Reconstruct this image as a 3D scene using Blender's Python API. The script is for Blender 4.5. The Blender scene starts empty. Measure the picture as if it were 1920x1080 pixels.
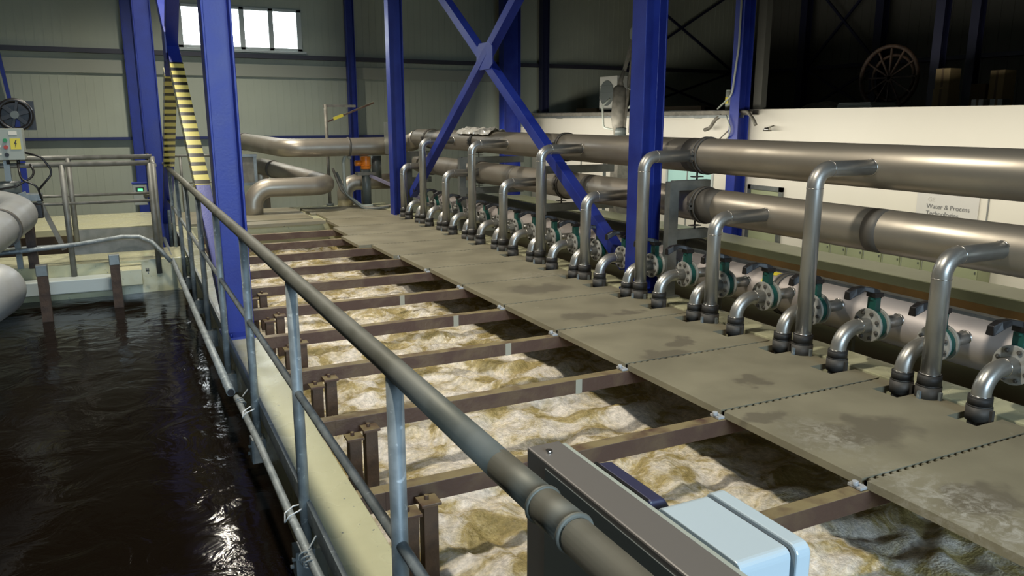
import bpy, bmesh, math, random
from mathutils import Vector, Matrix, noise, Quaternion
random.seed(7)
PI = math.pi
S = bpy.context.scene
C = S.collection

# ------------------------------------------------------------------ camera
cam_d = bpy.data.cameras.new('camera'); cam = bpy.data.objects.new('camera', cam_d); C.objects.link(cam)
PITCH = math.atan(316 / 1455.0); YAW = math.atan(730 / math.hypot(1455.0, 316))
cam.location = (0, 0, 1.72)
cam.rotation_euler = (PI / 2 - PITCH, 0, -YAW)
cam_d.sensor_width = 36.0; cam_d.lens = 36.0 * 1455.0 / 1920.0
cam_d.clip_start = 0.05; cam_d.clip_end = 200
S.camera = cam
# ------------------------------------------------------------------ view
S.view_settings.view_transform = 'Standard'; S.view_settings.look = 'None'
S.view_settings.gamma = 1.0; S.view_settings.use_curve_mapping = False
S.view_settings.exposure = 0.0
# ------------------------------------------------------------------ world: dim grey sky seen only through the openings, the near one assumed
W = bpy.data.worlds.new('world'); S.world = W; W.use_nodes = True
W.node_tree.nodes['Background'].inputs[0].default_value = (0.55, 0.62, 0.7, 1)
W.node_tree.nodes['Background'].inputs[1].default_value = .5
# ------------------------------------------------------------------ lamps: assumed high bay reflectors under the roof, none of them in view
def spot(name, loc, power, size=137, blend=.75, col=(1, .86, .66), rad=.22, aim=None):
    l = bpy.data.lights.new(name, 'SPOT'); l.energy = power; l.color = col
    l.spot_size = math.radians(size); l.spot_blend = blend; l.shadow_soft_size = rad
    o = bpy.data.objects.new(name, l); C.objects.link(o); o.location = loc
    if aim: o.rotation_euler = (Vector(aim) - Vector(loc)).to_track_quat('-Z', 'Y').to_euler()
    return o
WARM = (1, .93, .79)
spot('assumed_high_bay_lamp', (0.3, 3.4, 6.3), 1250, col=WARM)
spot('assumed_high_bay_lamp', (0.3, 9.6, 6.3), 1200, col=WARM)
spot('assumed_high_bay_lamp', (1.2, 15.2, 6.3), 1450, col=WARM)
def area(name, loc, aim, sx, sy, power, col, spread=180):
    l = bpy.data.lights.new(name, 'AREA'); l.shape = 'RECTANGLE'; l.size = sx; l.size_y = sy
    l.energy = power; l.color = col; l.spread = math.radians(spread)
    o = bpy.data.objects.new(name, l); C.objects.link(o); o.location = loc
    o.rotation_euler = (Vector(aim) - Vector(loc)).to_track_quat('-Z', 'Y').to_euler()
    return o
area('assumed_daylight_lamp', (1.6, -5.95, 3.0), (1.6, 0, 1.4), 5.0, 2.4, 115, (.62, .82, 1), spread=58)  # cool area lamp added for assumed daylight from behind; its window is unseen
area('office_wall_fill', (8.55, 9.0, 1.38), (10.4, 9.0, 1.0), 20, .25, 225, (1, .95, .83))  # added fill strip that brightens the white office wall, not a real fixture

# ================================================================== materials
MATS = {}
def node(nt, t, **kw):
    n = nt.nodes.new(t)
    for k, v in kw.items():
        try: setattr(n, k, v)
        except Exception: pass
    return n
def mat(name, col, rough=.5, metal=0., col2=None, scale=6., detail=6., lo=.4, hi=.6, bump=0., bscale=None,
        rough2=None, stretch=(1, 1, 1), world=False, col3=None, scale3=20., lo3=.6, hi3=.7, spec=.5, coat=0., emit=None, es=1., distort=0.):
    if name in MATS: return MATS[name]
    m = bpy.data.materials.new(name); m.use_nodes = True; nt = m.node_tree
    b = nt.nodes['Principled BSDF']; L = nt.links.new
    b.inputs['Base Color'].default_value = (*col, 1); b.inputs['Roughness'].default_value = rough
    b.inputs['Metallic'].default_value = metal; b.inputs['Specular IOR Level'].default_value = spec
    b.inputs['Coat Weight'].default_value = coat
    if emit: b.inputs['Emission Color'].default_value = (*emit, 1); b.inputs['Emission Strength'].default_value = es
    if col2 or bump or rough2 is not None:
        if world:
            g = node(nt, 'ShaderNodeNewGeometry'); src = g.outputs['Position']
        else:
            g = node(nt, 'ShaderNodeTexCoord'); src = g.outputs['Object']
        mp = node(nt, 'ShaderNodeMapping'); mp.inputs['Scale'].default_value = stretch; L(src, mp.inputs[0])
        n = node(nt, 'ShaderNodeTexNoise'); n.inputs['Scale'].default_value = scale; n.inputs['Detail'].default_value = detail
        n.inputs['Distortion'].default_value = distort
        L(mp.outputs[0], n.inputs[0])
        r = node(nt, 'ShaderNodeMapRange'); r.inputs[1].default_value = lo; r.inputs[2].default_value = hi
        L(n.outputs[0], r.inputs[0])
        last = None
        if col2:
            x = node(nt, 'ShaderNodeMix', data_type='RGBA'); x.inputs[6].default_value = (*col, 1); x.inputs[7].default_value = (*col2, 1)
            L(r.outputs[0], x.inputs[0]); last = x.outputs[2]
        if col3:
            n3 = node(nt, 'ShaderNodeTexNoise'); n3.inputs['Scale'].default_value = scale3; n3.inputs['Detail'].default_value = 5
            L(mp.outputs[0], n3.inputs[0])
            r3 = node(nt, 'ShaderNodeMapRange'); r3.inputs[1].default_value = lo3; r3.inputs[2].default_value = hi3
            L(n3.outputs[0], r3.inputs[0])
            x3 = node(nt, 'ShaderNodeMix', data_type='RGBA'); x3.inputs[7].default_value = (*col3, 1)
            L(last, x3.inputs[6]); L(r3.outputs[0], x3.inputs[0]); last = x3.outputs[2]
        if last: L(last, b.inputs['Base Color'])
        if rough2 is not None:
            rr = node(nt, 'ShaderNodeMapRange'); rr.inputs[1].default_value = lo; rr.inputs[2].default_value = hi
            rr.inputs[3].default_value = rough; rr.inputs[4].default_value = rough2
            L(n.outputs[0], rr.inputs[0]); L(rr.outputs[0], b.inputs['Roughness'])
        if bump:
            nb = node(nt, 'ShaderNodeTexNoise'); nb.inputs['Scale'].default_value = bscale or scale * 4; nb.inputs['Detail'].default_value = 4
            L(mp.outputs[0], nb.inputs[0])
            bp = node(nt, 'ShaderNodeBump'); bp.inputs['Strength'].default_value = bump; bp.inputs['Distance'].default_value = .01
            L(nb.outputs[0], bp.inputs['Height']); L(bp.outputs[0], b.inputs['Normal'])
    MATS[name] = m
    return m
M_BLUE = mat('blue_paint', (.009, .022, .22), .42, col2=(.013, .032, .27), scale=3, bump=.12, bscale=60, rough2=.48)
M_STEEL = mat('stainless_steel', (.42, .38, .315), .37, .68, col2=(.34, .30, .245), scale=2.2, rough2=.48, world=True, stretch=(1, .6, 1), bump=.02, bscale=9)
M_STEELB = mat('brushed_stainless_riser', (.45, .45, .43), .32, .78, col2=(.38, .37, .345), scale=4, rough2=.42, world=True)
M_ZINC = mat('brightened_steel_pipe', (.52, .54, .55), .36, .45, col2=(.46, .47, .46), scale=3, rough2=.44)  # steel lightened to make up for daylight missing from its reflections
M_GALVO = mat('old_dull_galvanised', (.17, .17, .15), .5, .4, col2=(.23, .23, .21), scale=9, rough2=.6)
M_HEADER = mat('matt_stainless_header', (.46, .41, .385), .5, .35, col2=(.40, .35, .32), scale=1.5, world=True, rough2=.52)
M_WELD = mat('weld_bead', (.62, .6, .57), .25, 1.)
M_DARKBAND = mat('darkened_steel_band', (.13, .12, .105), .55, .35)
M_GALV = mat('galvanised_steel', (.205, .235, .245), .5, .3, col2=(.30, .335, .345), scale=11, lo=.42, hi=.6, rough2=.6, bump=.05, bscale=60, col3=(.50, .54, .56), scale3=30, lo3=.62, hi3=.70)
M_RAIL = mat('worn_steel_handrail', (.125, .125, .10), .55, .4, col2=(.165, .165, .14), scale=5, rough2=.66, world=True)
M_CREAM = mat('cream_painted_concrete', (.54, .53, .35), .20, col2=(.47, .46, .29), scale=3, rough2=.34, world=True, bump=.12, bscale=9, col3=(.12, .14, .15), scale3=24, lo3=.685, hi3=.71)
M_CREAMD = mat('cream_painted_wall_side', (.36, .35, .20), .5, col2=(.22, .13, .04), scale=1.6, lo=.5, hi=.7, world=True)
M_OLIVE = mat('shaded_olive_channel', (.055, .052, .022), .5, col2=(.045, .04, .018), scale=2, world=True)  # olive darkened to hold the header's shadow over the channel floor
M_BOARD = mat('grey_fibre_board', (.26, .235, .16), .6, col2=(.20, .18, .122), scale=2.2, lo=.36, hi=.64, world=True, rough2=.5, bump=.10, bscale=45,
              col3=(.36, .33, .25), scale3=11, lo3=.70, hi3=.78)
def stains(m, spots, col, rough=None, soft=.25):
    """soft edged stains with a shape of their own, at fixed places on the boards"""
    nt = m.node_tree; L = nt.links.new; b = nt.nodes['Principled BSDF']
    g = node(nt, 'ShaderNodeNewGeometry')
    n = node(nt, 'ShaderNodeTexNoise'); n.inputs['Scale'].default_value = 5.5; n.inputs['Detail'].default_value = 5; L(g.outputs['Position'], n.inputs[0])
    sb = node(nt, 'ShaderNodeVectorMath', operation='SUBTRACT'); sb.inputs[1].default_value = (.5, .5, .5); L(n.outputs[1], sb.inputs[0])
    sc = node(nt, 'ShaderNodeVectorMath', operation='SCALE'); sc.inputs['Scale'].default_value = .42; L(sb.outputs[0], sc.inputs[0])
    ad = node(nt, 'ShaderNodeVectorMath', operation='ADD'); L(g.outputs['Position'], ad.inputs[0]); L(sc.outputs[0], ad.inputs[1])
    acc = None
    for (x, y, rx, ry) in spots:
        s1 = node(nt, 'ShaderNodeVectorMath', operation='SUBTRACT'); s1.inputs[1].default_value = (x, y, 0); L(ad.outputs[0], s1.inputs[0])
        s2 = node(nt, 'ShaderNodeVectorMath', operation='MULTIPLY'); s2.inputs[1].default_value = (1 / rx, 1 / ry, 0); L(s1.outputs[0], s2.inputs[0])
        ln = node(nt, 'ShaderNodeVectorMath', operation='LENGTH'); L(s2.outputs[0], ln.inputs[0])
        r = node(nt, 'ShaderNodeMapRange'); r.inputs[1].default_value = 1 + soft; r.inputs[2].default_value = 1 - soft; L(ln.outputs['Value'], r.inputs[0])
        if acc is None: acc = r.outputs[0]
        else:
            mx = node(nt, 'ShaderNodeMath', operation='MAXIMUM'); L(acc, mx.inputs[0]); L(r.outputs[0], mx.inputs[1]); acc = mx.outputs[0]
    src = b.inputs['Base Color'].links[0].from_socket
    x = node(nt, 'ShaderNodeMix', data_type='RGBA'); L(acc, x.inputs[0]); L(src, x.inputs[6]); x.inputs[7].default_value = (*col, 1)
    L(x.outputs[2], b.inputs['Base Color'])
    return acc
stains(M_BOARD, [(3.62, 2.80, .30, .20), (3.42, 1.98, .20, .14), (3.62, 3.75, .13, .09), (3.78, 4.72, .13, .08), (3.70, 6.95, .36, .20), (3.55, 5.75, .18, .10), (4.0, 5.7, .14, .08), (3.5, 4.5, .2, .08), (3.25, 3.2, .2, .08)], (.15, .132, .092), soft=.22)
def flecks(m, cx, cy, rx, ry, col):
    nt = m.node_tree; L = nt.links.new; b = nt.nodes['Principled BSDF']; g = node(nt, 'ShaderNodeNewGeometry')
    n = node(nt, 'ShaderNodeTexNoise'); n.inputs['Scale'].default_value = 13; n.inputs['Detail'].default_value = 9; n.inputs['Roughness'].default_value = .75; n.inputs['Distortion'].default_value = .8; L(g.outputs['Position'], n.inputs[0])
    r = node(nt, 'ShaderNodeMapRange'); r.inputs[1].default_value = .46; r.inputs[2].default_value = .62; L(n.outputs[0], r.inputs[0])
    s1 = node(nt, 'ShaderNodeVectorMath', operation='SUBTRACT'); s1.inputs[1].default_value = (cx, cy, 0); L(g.outputs['Position'], s1.inputs[0])
    s2 = node(nt, 'ShaderNodeVectorMath', operation='MULTIPLY'); s2.inputs[1].default_value = (1 / rx, 1 / ry, 0); L(s1.outputs[0], s2.inputs[0])
    ln = node(nt, 'ShaderNodeVectorMath', operation='LENGTH'); L(s2.outputs[0], ln.inputs[0])
    q = node(nt, 'ShaderNodeMapRange'); q.inputs[1].default_value = 1.2; q.inputs[2].default_value = .3; L(ln.outputs['Value'], q.inputs[0])
    mu = node(nt, 'ShaderNodeMath', operation='MULTIPLY'); L(r.outputs[0], mu.inputs[0]); L(q.outputs[0], mu.inputs[1])
    src = b.inputs['Base Color'].links[0].from_socket
    x = node(nt, 'ShaderNodeMix', data_type='RGBA'); L(mu.outputs[0], x.inputs[0]); L(src, x.inputs[6]); x.inputs[7].default_value = (*col, 1)
    L(x.outputs[2], b.inputs['Base Color'])
flecks(M_BOARD, 3.25, 1.95, .24, .55, (.42, .40, .34)); flecks(M_BOARD, 3.35, 2.85, .22, .30, (.34, .32, .26)); flecks(M_BOARD, 4.0, 7.6, .5, .25, (.32, .29, .22))
M_BOARDE = mat('board_sawn_edge', (.13, .12, .085), .7)
M_RUST = mat('rusty_steel', (.085, .045, .030), .6, col2=(.125, .08, .048), scale=5, lo=.45, hi=.65, world=True, bump=.3, bscale=40, rough2=.45, distort=.4)
def deposit(m, col, amt=.9):
    nt = m.node_tree; L = nt.links.new; b = nt.nodes['Principled BSDF']
    src = b.inputs['Base Color'].links[0].from_socket
    g = node(nt, 'ShaderNodeNewGeometry'); sp = node(nt, 'ShaderNodeSeparateXYZ'); L(g.outputs['True Normal'], sp.inputs[0])
    n = node(nt, 'ShaderNodeTexNoise'); n.inputs['Scale'].default_value = 7; n.inputs['Detail'].default_value = 6; L(g.outputs['Position'], n.inputs[0])
    r = node(nt, 'ShaderNodeMapRange'); r.inputs[1].default_value = .3; r.inputs[2].default_value = .55; r.inputs[4].default_value = amt; L(n.outputs[0], r.inputs[0])
    c = node(nt, 'ShaderNodeMath', operation='GREATER_THAN'); c.inputs[1].default_value = .7; L(sp.outputs[2], c.inputs[0])
    mu = node(nt, 'ShaderNodeMath', operation='MULTIPLY'); L(c.outputs[0], mu.inputs[0]); L(r.outputs[0], mu.inputs[1])
    x = node(nt, 'ShaderNodeMix', data_type='RGBA'); L(mu.outputs[0], x.inputs[0]); L(src, x.inputs[6]); x.inputs[7].default_value = (*col, 1)
    L(x.outputs[2], b.inputs['Base Color'])
deposit(M_RUST, (.24, .19, .095), 1.0)
M_RUSTD = mat('dark_rusty_steel', (.045, .026, .017), .6, col2=(.085, .05, .03), scale=9, bump=.3, bscale=60)
M_HOSE = mat('black_rubber', (.016, .015, .014), .6, bump=.08, bscale=30, col2=(.03, .028, .025))
M_CAM = mat('dull_grey_coupling', (.055, .053, .048), .6, .2, col2=(.075, .068, .06), scale=20)
M_GREENV = mat('green_valve_paint', (.012, .10, .085), .4)
M_FLANGE = mat('grey_flange_paint', (.50, .50, .47), .45, .15, col2=(.40, .40, .37), scale=15)
M_BLACK = mat('black_plastic', (.012, .011, .012), .38)
M_FRAME = mat('grey_support_steel', (.19, .205, .20), .42, .6, col2=(.24, .255, .245), scale=8)
M_PANEL = mat('grey_sandwich_panel', (.40, .435, .35), .55, col2=(.37, .40, .325), scale=.8, world=True)
M_DARKP = mat('dimmed_grey_panel', (.10, .10, .085), .7)  # grey darkened to stand in for the low light around the upper floor
M_WHITE = mat('white_office_wall', (.80, .76, .66), .5, col2=(.77, .73, .63), scale=.6, world=True)
M_GREENP = mat('pale_green_panel', (.36, .39, .24), .5, col2=(.32, .35, .21), scale=.7, world=True)
M_GREYW = mat('warm_lit_enclosure_steel', (.17, .155, .14), .4, .2)  # cabinet grey with the warm light on its top painted in
M_CHAR = mat('charcoal_parts_and_shade', (.095, .11, .105), .4, .0)  # charcoal for dark parts; on the cabinet side it paints the shade
M_LTGREY = mat('light_grey_plastic', (.48, .565, .61), .24)
M_GAP = mat('dark_seal_and_hollow', (.02, .02, .022), .5)
M_NAVY = mat('navy_plastic', (.035, .035, .075), .45)
M_ORANGE = mat('orange_actuator', (.80, .22, .015), .35)
M_YEL = mat('yellow_sticker', (.75, .62, .05), .4)
M_TEXT = mat('grey_lettering', (.20, .20, .20), .6)
M_PALETXT = mat('pale_lettering', (.62, .60, .55), .6)
M_CARD = mat('cardboard', (.32, .24, .12), .8)
M_WOOD = mat('old_timber', (.17, .12, .07), .8)
M_GLASS = mat('pale_window_glass', (.35, .55, .50), .1, emit=(.5, .8, .7), es=.25)
M_LIT = mat('sky_lit_window_pane', (.8, .9, 1), .3, emit=(.93, .98, 1), es=9)
M_GREENLED = mat('green_lit_display', (0, .3, .05), .3, emit=(.1, 1, .25), es=2.5)
M_REDLED = mat('red_lit_display', (.3, 0, 0), .3, emit=(1, .05, .03), es=1.2)
M_CTRL = mat('pale_grey_control_box', (.36, .39, .34), .45)
M_FRAMEW = mat('window_frame_paint', (.50, .55, .53), .45)
M_CLOTH = mat('clear_plastic_sheet', (.62, .60, .54), .22, spec=.8)
M_CEIL = mat('dark_roof_sheet', (.10, .10, .09), .8)
M_DIRT = mat('dusty_steel', (.16, .15, .125), .6, .3, col2=(.22, .205, .17), scale=9)

def stripes_mat():
    m = bpy.data.materials.new('yellow_black_stripe_tape'); m.use_nodes = True; nt = m.node_tree; L = nt.links.new
    b = nt.nodes['Principled BSDF']; b.inputs['Roughness'].default_value = .22
    g = node(nt, 'ShaderNodeNewGeometry'); s = node(nt, 'ShaderNodeSeparateXYZ'); L(g.outputs['Position'], s.inputs[0])
    a = node(nt, 'ShaderNodeMath', operation='MULTIPLY'); a.inputs[1].default_value = 12.5; L(s.outputs[2], a.inputs[0])
    f = node(nt, 'ShaderNodeMath', operation='FRACT'); L(a.outputs[0], f.inputs[0])
    c = node(nt, 'ShaderNodeMath', operation='GREATER_THAN'); c.inputs[1].default_value = .42; L(f.outputs[0], c.inputs[0])
    x = node(nt, 'ShaderNodeMix', data_type='RGBA'); x.inputs[6].default_value = (.02, .02, .015, 1); x.inputs[7].default_value = (.62, .55, .16, 1)
    L(c.outputs[0], x.inputs[0]); L(x.outputs[2], b.inputs['Base Color'])
    return m
M_STRIPE = stripes_mat()

def foam_mat():
    m = bpy.data.materials.new('foaming_brown_water'); m.use_nodes = True; nt = m.node_tree; L = nt.links.new
    b = nt.nodes['Principled BSDF']; b.inputs['Roughness'].default_value = .2
    g = node(nt, 'ShaderNodeNewGeometry')
    n = node(nt, 'ShaderNodeTexNoise'); n.inputs['Scale'].default_value = 3.2; n.inputs['Detail'].default_value = 8; n.inputs['Distortion'].default_value = .9
    n.inputs['Roughness'].default_value = .62
    L(g.outputs['Position'], n.inputs[0])
    cr = node(nt, 'ShaderNodeValToRGB'); e = cr.color_ramp.elements
    e[0].position = .34; e[0].color = (.30, .235, .085, 1); e[1].position = .60; e[1].color = (.88, .81, .72, 1)
    k = cr.color_ramp.elements.new(.44); k.color = (.47, .37, .16, 1)
    k = cr.color_ramp.elements.new(.505); k.color = (.72, .63, .46, 1)
    L(n.outputs[0], cr.inputs[0])
    n2 = node(nt, 'ShaderNodeTexNoise'); n2.inputs['Scale'].default_value = 26; n2.inputs['Detail'].default_value = 6; n2.inputs['Roughness'].default_value = .7
    L(g.outputs['Position'], n2.inputs[0])
    v = node(nt, 'ShaderNodeTexVoronoi'); v.inputs['Scale'].default_value = 75
    L(g.outputs['Position'], v.inputs[0])
    r2 = node(nt, 'ShaderNodeMapRange'); r2.inputs[1].default_value = .36; r2.inputs[2].default_value = .64; r2.inputs[3].default_value = .66; r2.inputs[4].default_value = 1.12
    L(n2.outputs[0], r2.inputs[0])
    mu = node(nt, 'ShaderNodeVectorMath', operation='SCALE'); L(cr.outputs[0], mu.inputs[0]); L(r2.outputs[0], mu.inputs['Scale'])
    L(mu.outputs[0], b.inputs['Base Color'])
    ad = node(nt, 'ShaderNodeMath', operation='ADD'); L(n2.outputs[0], ad.inputs[0])
    ml = node(nt, 'ShaderNodeMath', operation='MULTIPLY'); ml.inputs[1].default_value = .35; L(v.outputs[0], ml.inputs[0]); L(ml.outputs[0], ad.inputs[1])
    bp = node(nt, 'ShaderNodeBump'); bp.inputs['Strength'].default_value = .6; bp.inputs['Distance'].default_value = .022
    L(ad.outputs[0], bp.inputs['Height']); L(bp.outputs[0], b.inputs['Normal'])
    return m
M_FOAM = foam_mat()
def dark_water_mat():
    m = bpy.data.materials.new('dark_still_water'); m.use_nodes = True; nt = m.node_tree; L = nt.links.new
    b = nt.nodes['Principled BSDF']; b.inputs['Roughness'].default_value = .09; b.inputs['Base Color'].default_value = (.006, .004, .0025, 1)
    b.inputs['Specular IOR Level'].default_value = .11
    g = node(nt, 'ShaderNodeNewGeometry')
    n = node(nt, 'ShaderNodeTexNoise'); n.inputs['Scale'].default_value = 3.0; n.inputs['Detail'].default_value = 5; n.inputs['Distortion'].default_value = 1.2
    L(g.outputs['Position'], n.inputs[0])
    bp = node(nt, 'ShaderNodeBump'); bp.inputs['Strength'].default_value = .22; bp.inputs['Distance'].default_value = .05
    L(n.outputs[0], bp.inputs['Height']); L(bp.outputs[0], b.inputs['Normal'])
    return m
M_DWATER = dark_water_mat()

# ================================================================== mesh builder
class MB:
    def __init__(s): s.v = []; s.f = []; s.sm = []
    def add(s, vs, fs, smooth=False, T=None):
        o = len(s.v)
        for p in vs: s.v.append(tuple(T @ Vector(p)) if T is not None else tuple(p))
        for f in fs: s.f.append([i + o for i in f]); s.sm.append(smooth)
        return s
    def box(s, x0, x1, y0, y1, z0, z1, T=None):
        vs = [(x0, y0, z0), (x1, y0, z0), (x1, y1, z0), (x0, y1, z0), (x0, y0, z1), (x1, y0, z1), (x1, y1, z1), (x0, y1, z1)]
        return s.add(vs, [(0, 3, 2, 1), (4, 5, 6, 7), (0, 1, 5, 4), (1, 2, 6, 5), (2, 3, 7, 6), (3, 0, 4, 7)], False, T)
    def prism(s, poly, axis, a, b, T=None):
        """2D polygon extruded along an axis: 'x' -> (y,z), 'y' -> (x,z), 'z' -> (x,y)"""
        def P(u, v, w): return {'x': (w, u, v), 'y': (u, w, v), 'z': (u, v, w)}[axis]
        n = len(poly); vs = [P(u, v, a) for u, v in poly] + [P(u, v, b) for u, v in poly]
        fs = [tuple(range(n))[::-1], tuple(range(n, 2 * n))] + [(i, (i + 1) % n, n + (i + 1) % n, n + i) for i in range(n)]
        return s.add(vs, fs, False, T)
    def cyl(s, p0, p1, r, seg=20, r1=None, caps=True):
        return s.sweep([p0, p1], r, seg, caps, radii=[r, r1 if r1 is not None else r])
    def sweep(s, pts, r, seg=20, caps=True, radii=None):
        pts = [Vector(p) for p in pts]; n = len(pts); o = len(s.v)
        t = (pts[1] - pts[0]).normalized()
        up = Vector((0, 0, 1)) if abs(t.z) < .9 else Vector((1, 0, 0))
        a = t.cross(up).normalized()
        for i, p in enumerate(pts):
            if i == 0: tt = pts[1] - pts[0]
            elif i == n - 1: tt = pts[-1] - pts[-2]
            else: tt = (pts[i + 1] - p).normalized() + (p - pts[i - 1]).normalized()
            tt.normalize(); a = (a - tt * a.dot(tt)).normalized(); b = tt.cross(a)
            rr = radii[i] if radii else r
            for k in range(seg):
                an = 2 * PI * k / seg
                s.v.append(tuple(p + (a * math.cos(an) + b * math.sin(an)) * rr))
        for i in range(n - 1):
            for k in range(seg):
                s.f.append([o + i * seg + k, o + i * seg + (k + 1) % seg, o + (i + 1) * seg + (k + 1) % seg, o + (i + 1) * seg + k]); s.sm.append(True)
        if caps:
            s.f.append([o + k for k in range(seg)][::-1]); s.sm.append(False)
            s.f.append([o + (n - 1) * seg + k for k in range(seg)]); s.sm.append(False)
        return s
    def tube(s, pts, r, bend=.1, seg=20, n=8, caps=True):
        return s.sweep(fillet(pts, bend, n), r, seg, caps)
    def ring(s, c, axis, r, w, seg=28, half=None):
        """solid band of radius r, width w around axis through c"""
        ax = Vector(axis).normalized(); c = Vector(c)
        return s.cyl(c - ax * w / 2, c + ax * w / 2, r, seg)
    def torus(s, c, axis, R, r, seg=28, k=8):
        ax = Vector(axis).normalized(); up = Vector((0, 0, 1)) if abs(ax.z) < .9 else Vector((1, 0, 0))
        a = ax.cross(up).normalized(); b = ax.cross(a); o = len(s.v); c = Vector(c)
        for i in range(seg):
            u = 2 * PI * i / seg; d = a * math.cos(u) + b * math.sin(u)
            for j in range(k):
                w = 2 * PI * j / k
                s.v.append(tuple(c + d * (R + r * math.cos(w)) + ax * r * math.sin(w)))
        for i in range(seg):
            for j in range(k):
                s.f.append([o + i * k + j, o + ((i + 1) % seg) * k + j, o + ((i + 1) % seg) * k + (j + 1) % k, o + i * k + (j + 1) % k]); s.sm.append(True)
        return s
    def bar(s, p0, p1, w, h, roll=0.):
        """rectangular bar between two points, w sideways, h up"""
        p0 = Vector(p0); p1 = Vector(p1); t = (p1 - p0); L = t.length; t.normalize()
        up = Vector((0, 0, 1)) if abs(t.z) < .95 else Vector((0, 1, 0))
        a = t.cross(up).normalized(); b = a.cross(t).normalized()
        if roll: q = Quaternion(t, roll); a = q @ a; b = q @ b
        T = Matrix(((a.x, t.x, b.x, p0.x), (a.y, t.y, b.y, p0.y), (a.z, t.z, b.z, p0.z), (0, 0, 0, 1)))
        return s.box(-w / 2, w / 2, 0, L, -h / 2, h / 2, T)
    def build(s, name, m, parent=None, loc=None, bevel=0., origin=None):
        me = bpy.data.meshes.new(name)
        vs = s.v
        if origin is not None:
            vs = [(x - origin[0], y - origin[1], z - origin[2]) for x, y, z in vs]; loc = origin
        me.from_pydata(vs, [], s.f); me.update()
        me.polygons.foreach_set('use_smooth', s.sm)
        bm = bmesh.new(); bm.from_mesh(me); bmesh.ops.recalc_face_normals(bm, faces=bm.faces); bm.to_mesh(me); bm.free()
        me.materials.append(m)
        o = bpy.data.objects.new(name, me); C.objects.link(o)
        if loc is not None: o.location = loc
        if parent is not None: o.parent = parent
        if bevel:
            b = o.modifiers.new('bevel', 'BEVEL'); b.width = bevel; b.segments = 2; b.limit_method = 'ANGLE'; b.angle_limit = math.radians(40)
        return o
def fillet(pts, bend, n=8):
    pts = [Vector(p) for p in pts]; out = [pts[0]]
    for i in range(1, len(pts) - 1):
        p = pts[i]; bd = bend[i - 1] if isinstance(bend, (list, tuple)) else bend
        a = (pts[i - 1] - p); b = (pts[i + 1] - p); la, lb = a.length, b.length; a.normalize(); b.normalize()
        ang = a.angle(b); tl = min(bd / math.tan(ang / 2), la * .49 if i > 1 else la * .98, lb * .49 if i < len(pts) - 2 else lb * .98)
        if ang > 3.1: out.append(p); continue
        R = tl * math.tan(ang / 2); c = p + (a + b).normalized() * (R / math.sin(ang / 2))
        s0 = p + a * tl; s1 = p + b * tl; v0 = s0 - c; v1 = s1 - c; ax = v0.cross(v1).normalized(); th = v0.angle(v1)
        for k in range(n + 1): out.append(c + (Quaternion(ax, th * k / n) @ v0))
    out.append(pts[-1]); return out
def thing(name, label, cat, loc=(0, 0, 0), group=None, rz=0.):
    o = bpy.data.objects.new(name, None); C.objects.link(o); o.location = loc; o.rotation_euler = (0, 0, rz); o.empty_display_size = .1
    o['label'] = label; o['category'] = cat
    if group: o['group'] = group
    return o
def tag(o, label, cat, group=None, kind=None):
    o['label'] = label; o['category'] = cat
    if group: o['group'] = group
    if kind: o['kind'] = kind
    return o
def struct(o, label=None):
    o['kind'] = 'structure'
    if label: o['label'] = label
    return o
def copy_tree(o, parent=None):
    c = o.copy(); C.objects.link(c); c.parent = parent
    for ch in list(o.children): copy_tree(ch, c)
    return c
def isect(b=.25, d=.25, tf=.018, tw=.012):
    """flanges facing +-x"""
    h = d / 2; w = b / 2
    return [(-h, -w), (-h + tf, -w), (-h + tf, -tw / 2), (h - tf, -tw / 2), (h - tf, -w), (h, -w), (h, w), (h - tf, w), (h - tf, tw / 2), (-h + tf, tw / 2), (-h + tf, w), (-h, w)]
ORD = ['nearest', 'second', 'third', 'fourth', 'fifth', 'sixth', 'seventh', 'eighth', 'ninth', 'tenth', 'eleventh', 'twelfth', 'thirteenth', 'fourteenth',
       'fifteenth', 'sixteenth', 'seventeenth', 'eighteenth', 'nineteenth', 'twentieth', 'twenty-first', 'twenty-second']

# ================================================================== structure: hall shell
ZF = -2.4          # hall ground floor
struct(MB().box(-9, 19, -6.2, 20.6, ZF - .2, ZF).build('floor', mat('concrete_floor', (.22, .21, .18), .5, col2=(.18, .17, .15), scale=1)))
struct(MB().box(-9, 19, -6.2, 20.6, 8.0, 8.15).build('ceiling', M_CEIL))
# far wall of ribbed sandwich panels with a window opening, ribs every 0.16 m
WX0, WX1, WZ0, WZ1 = 1.30, 4.10, 3.33, 4.30
mb = MB()
mb.box(-9, WX0, 20.0, 20.15, ZF, 8).box(WX1, 18.6, 20.0, 20.15, ZF, 8).box(WX0, WX1, 20.0, 20.15, ZF, WZ0).box(WX0, WX1, 20.0, 20.15, WZ1, 8)
x = -9.
while x < 18.5:
    if not (WX0 - .1 < x < WX1 + .1): mb.box(x, x + .012, 19.994, 20.0, ZF, 8)
    else: mb.box(x, x + .012, 19.994, 20.0, ZF, WZ0).box(x, x + .012, 19.994, 20.0, WZ1, 8)
    x += .17
struct(mb.build('wall_far', M_PANEL))
mb = MB().box(18.5, 18.65, -6, 20, 1.5, 8)
y = -6.
while y < 20: mb.box(18.492, 18.5, y, y + .015, 1.7, 8); y += .3
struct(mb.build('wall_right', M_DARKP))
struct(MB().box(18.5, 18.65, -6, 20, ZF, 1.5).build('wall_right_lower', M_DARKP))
struct(MB().box(-8.6, -8.45, -6, 20, ZF, 8).build('wall_left', M_PANEL))
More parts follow.
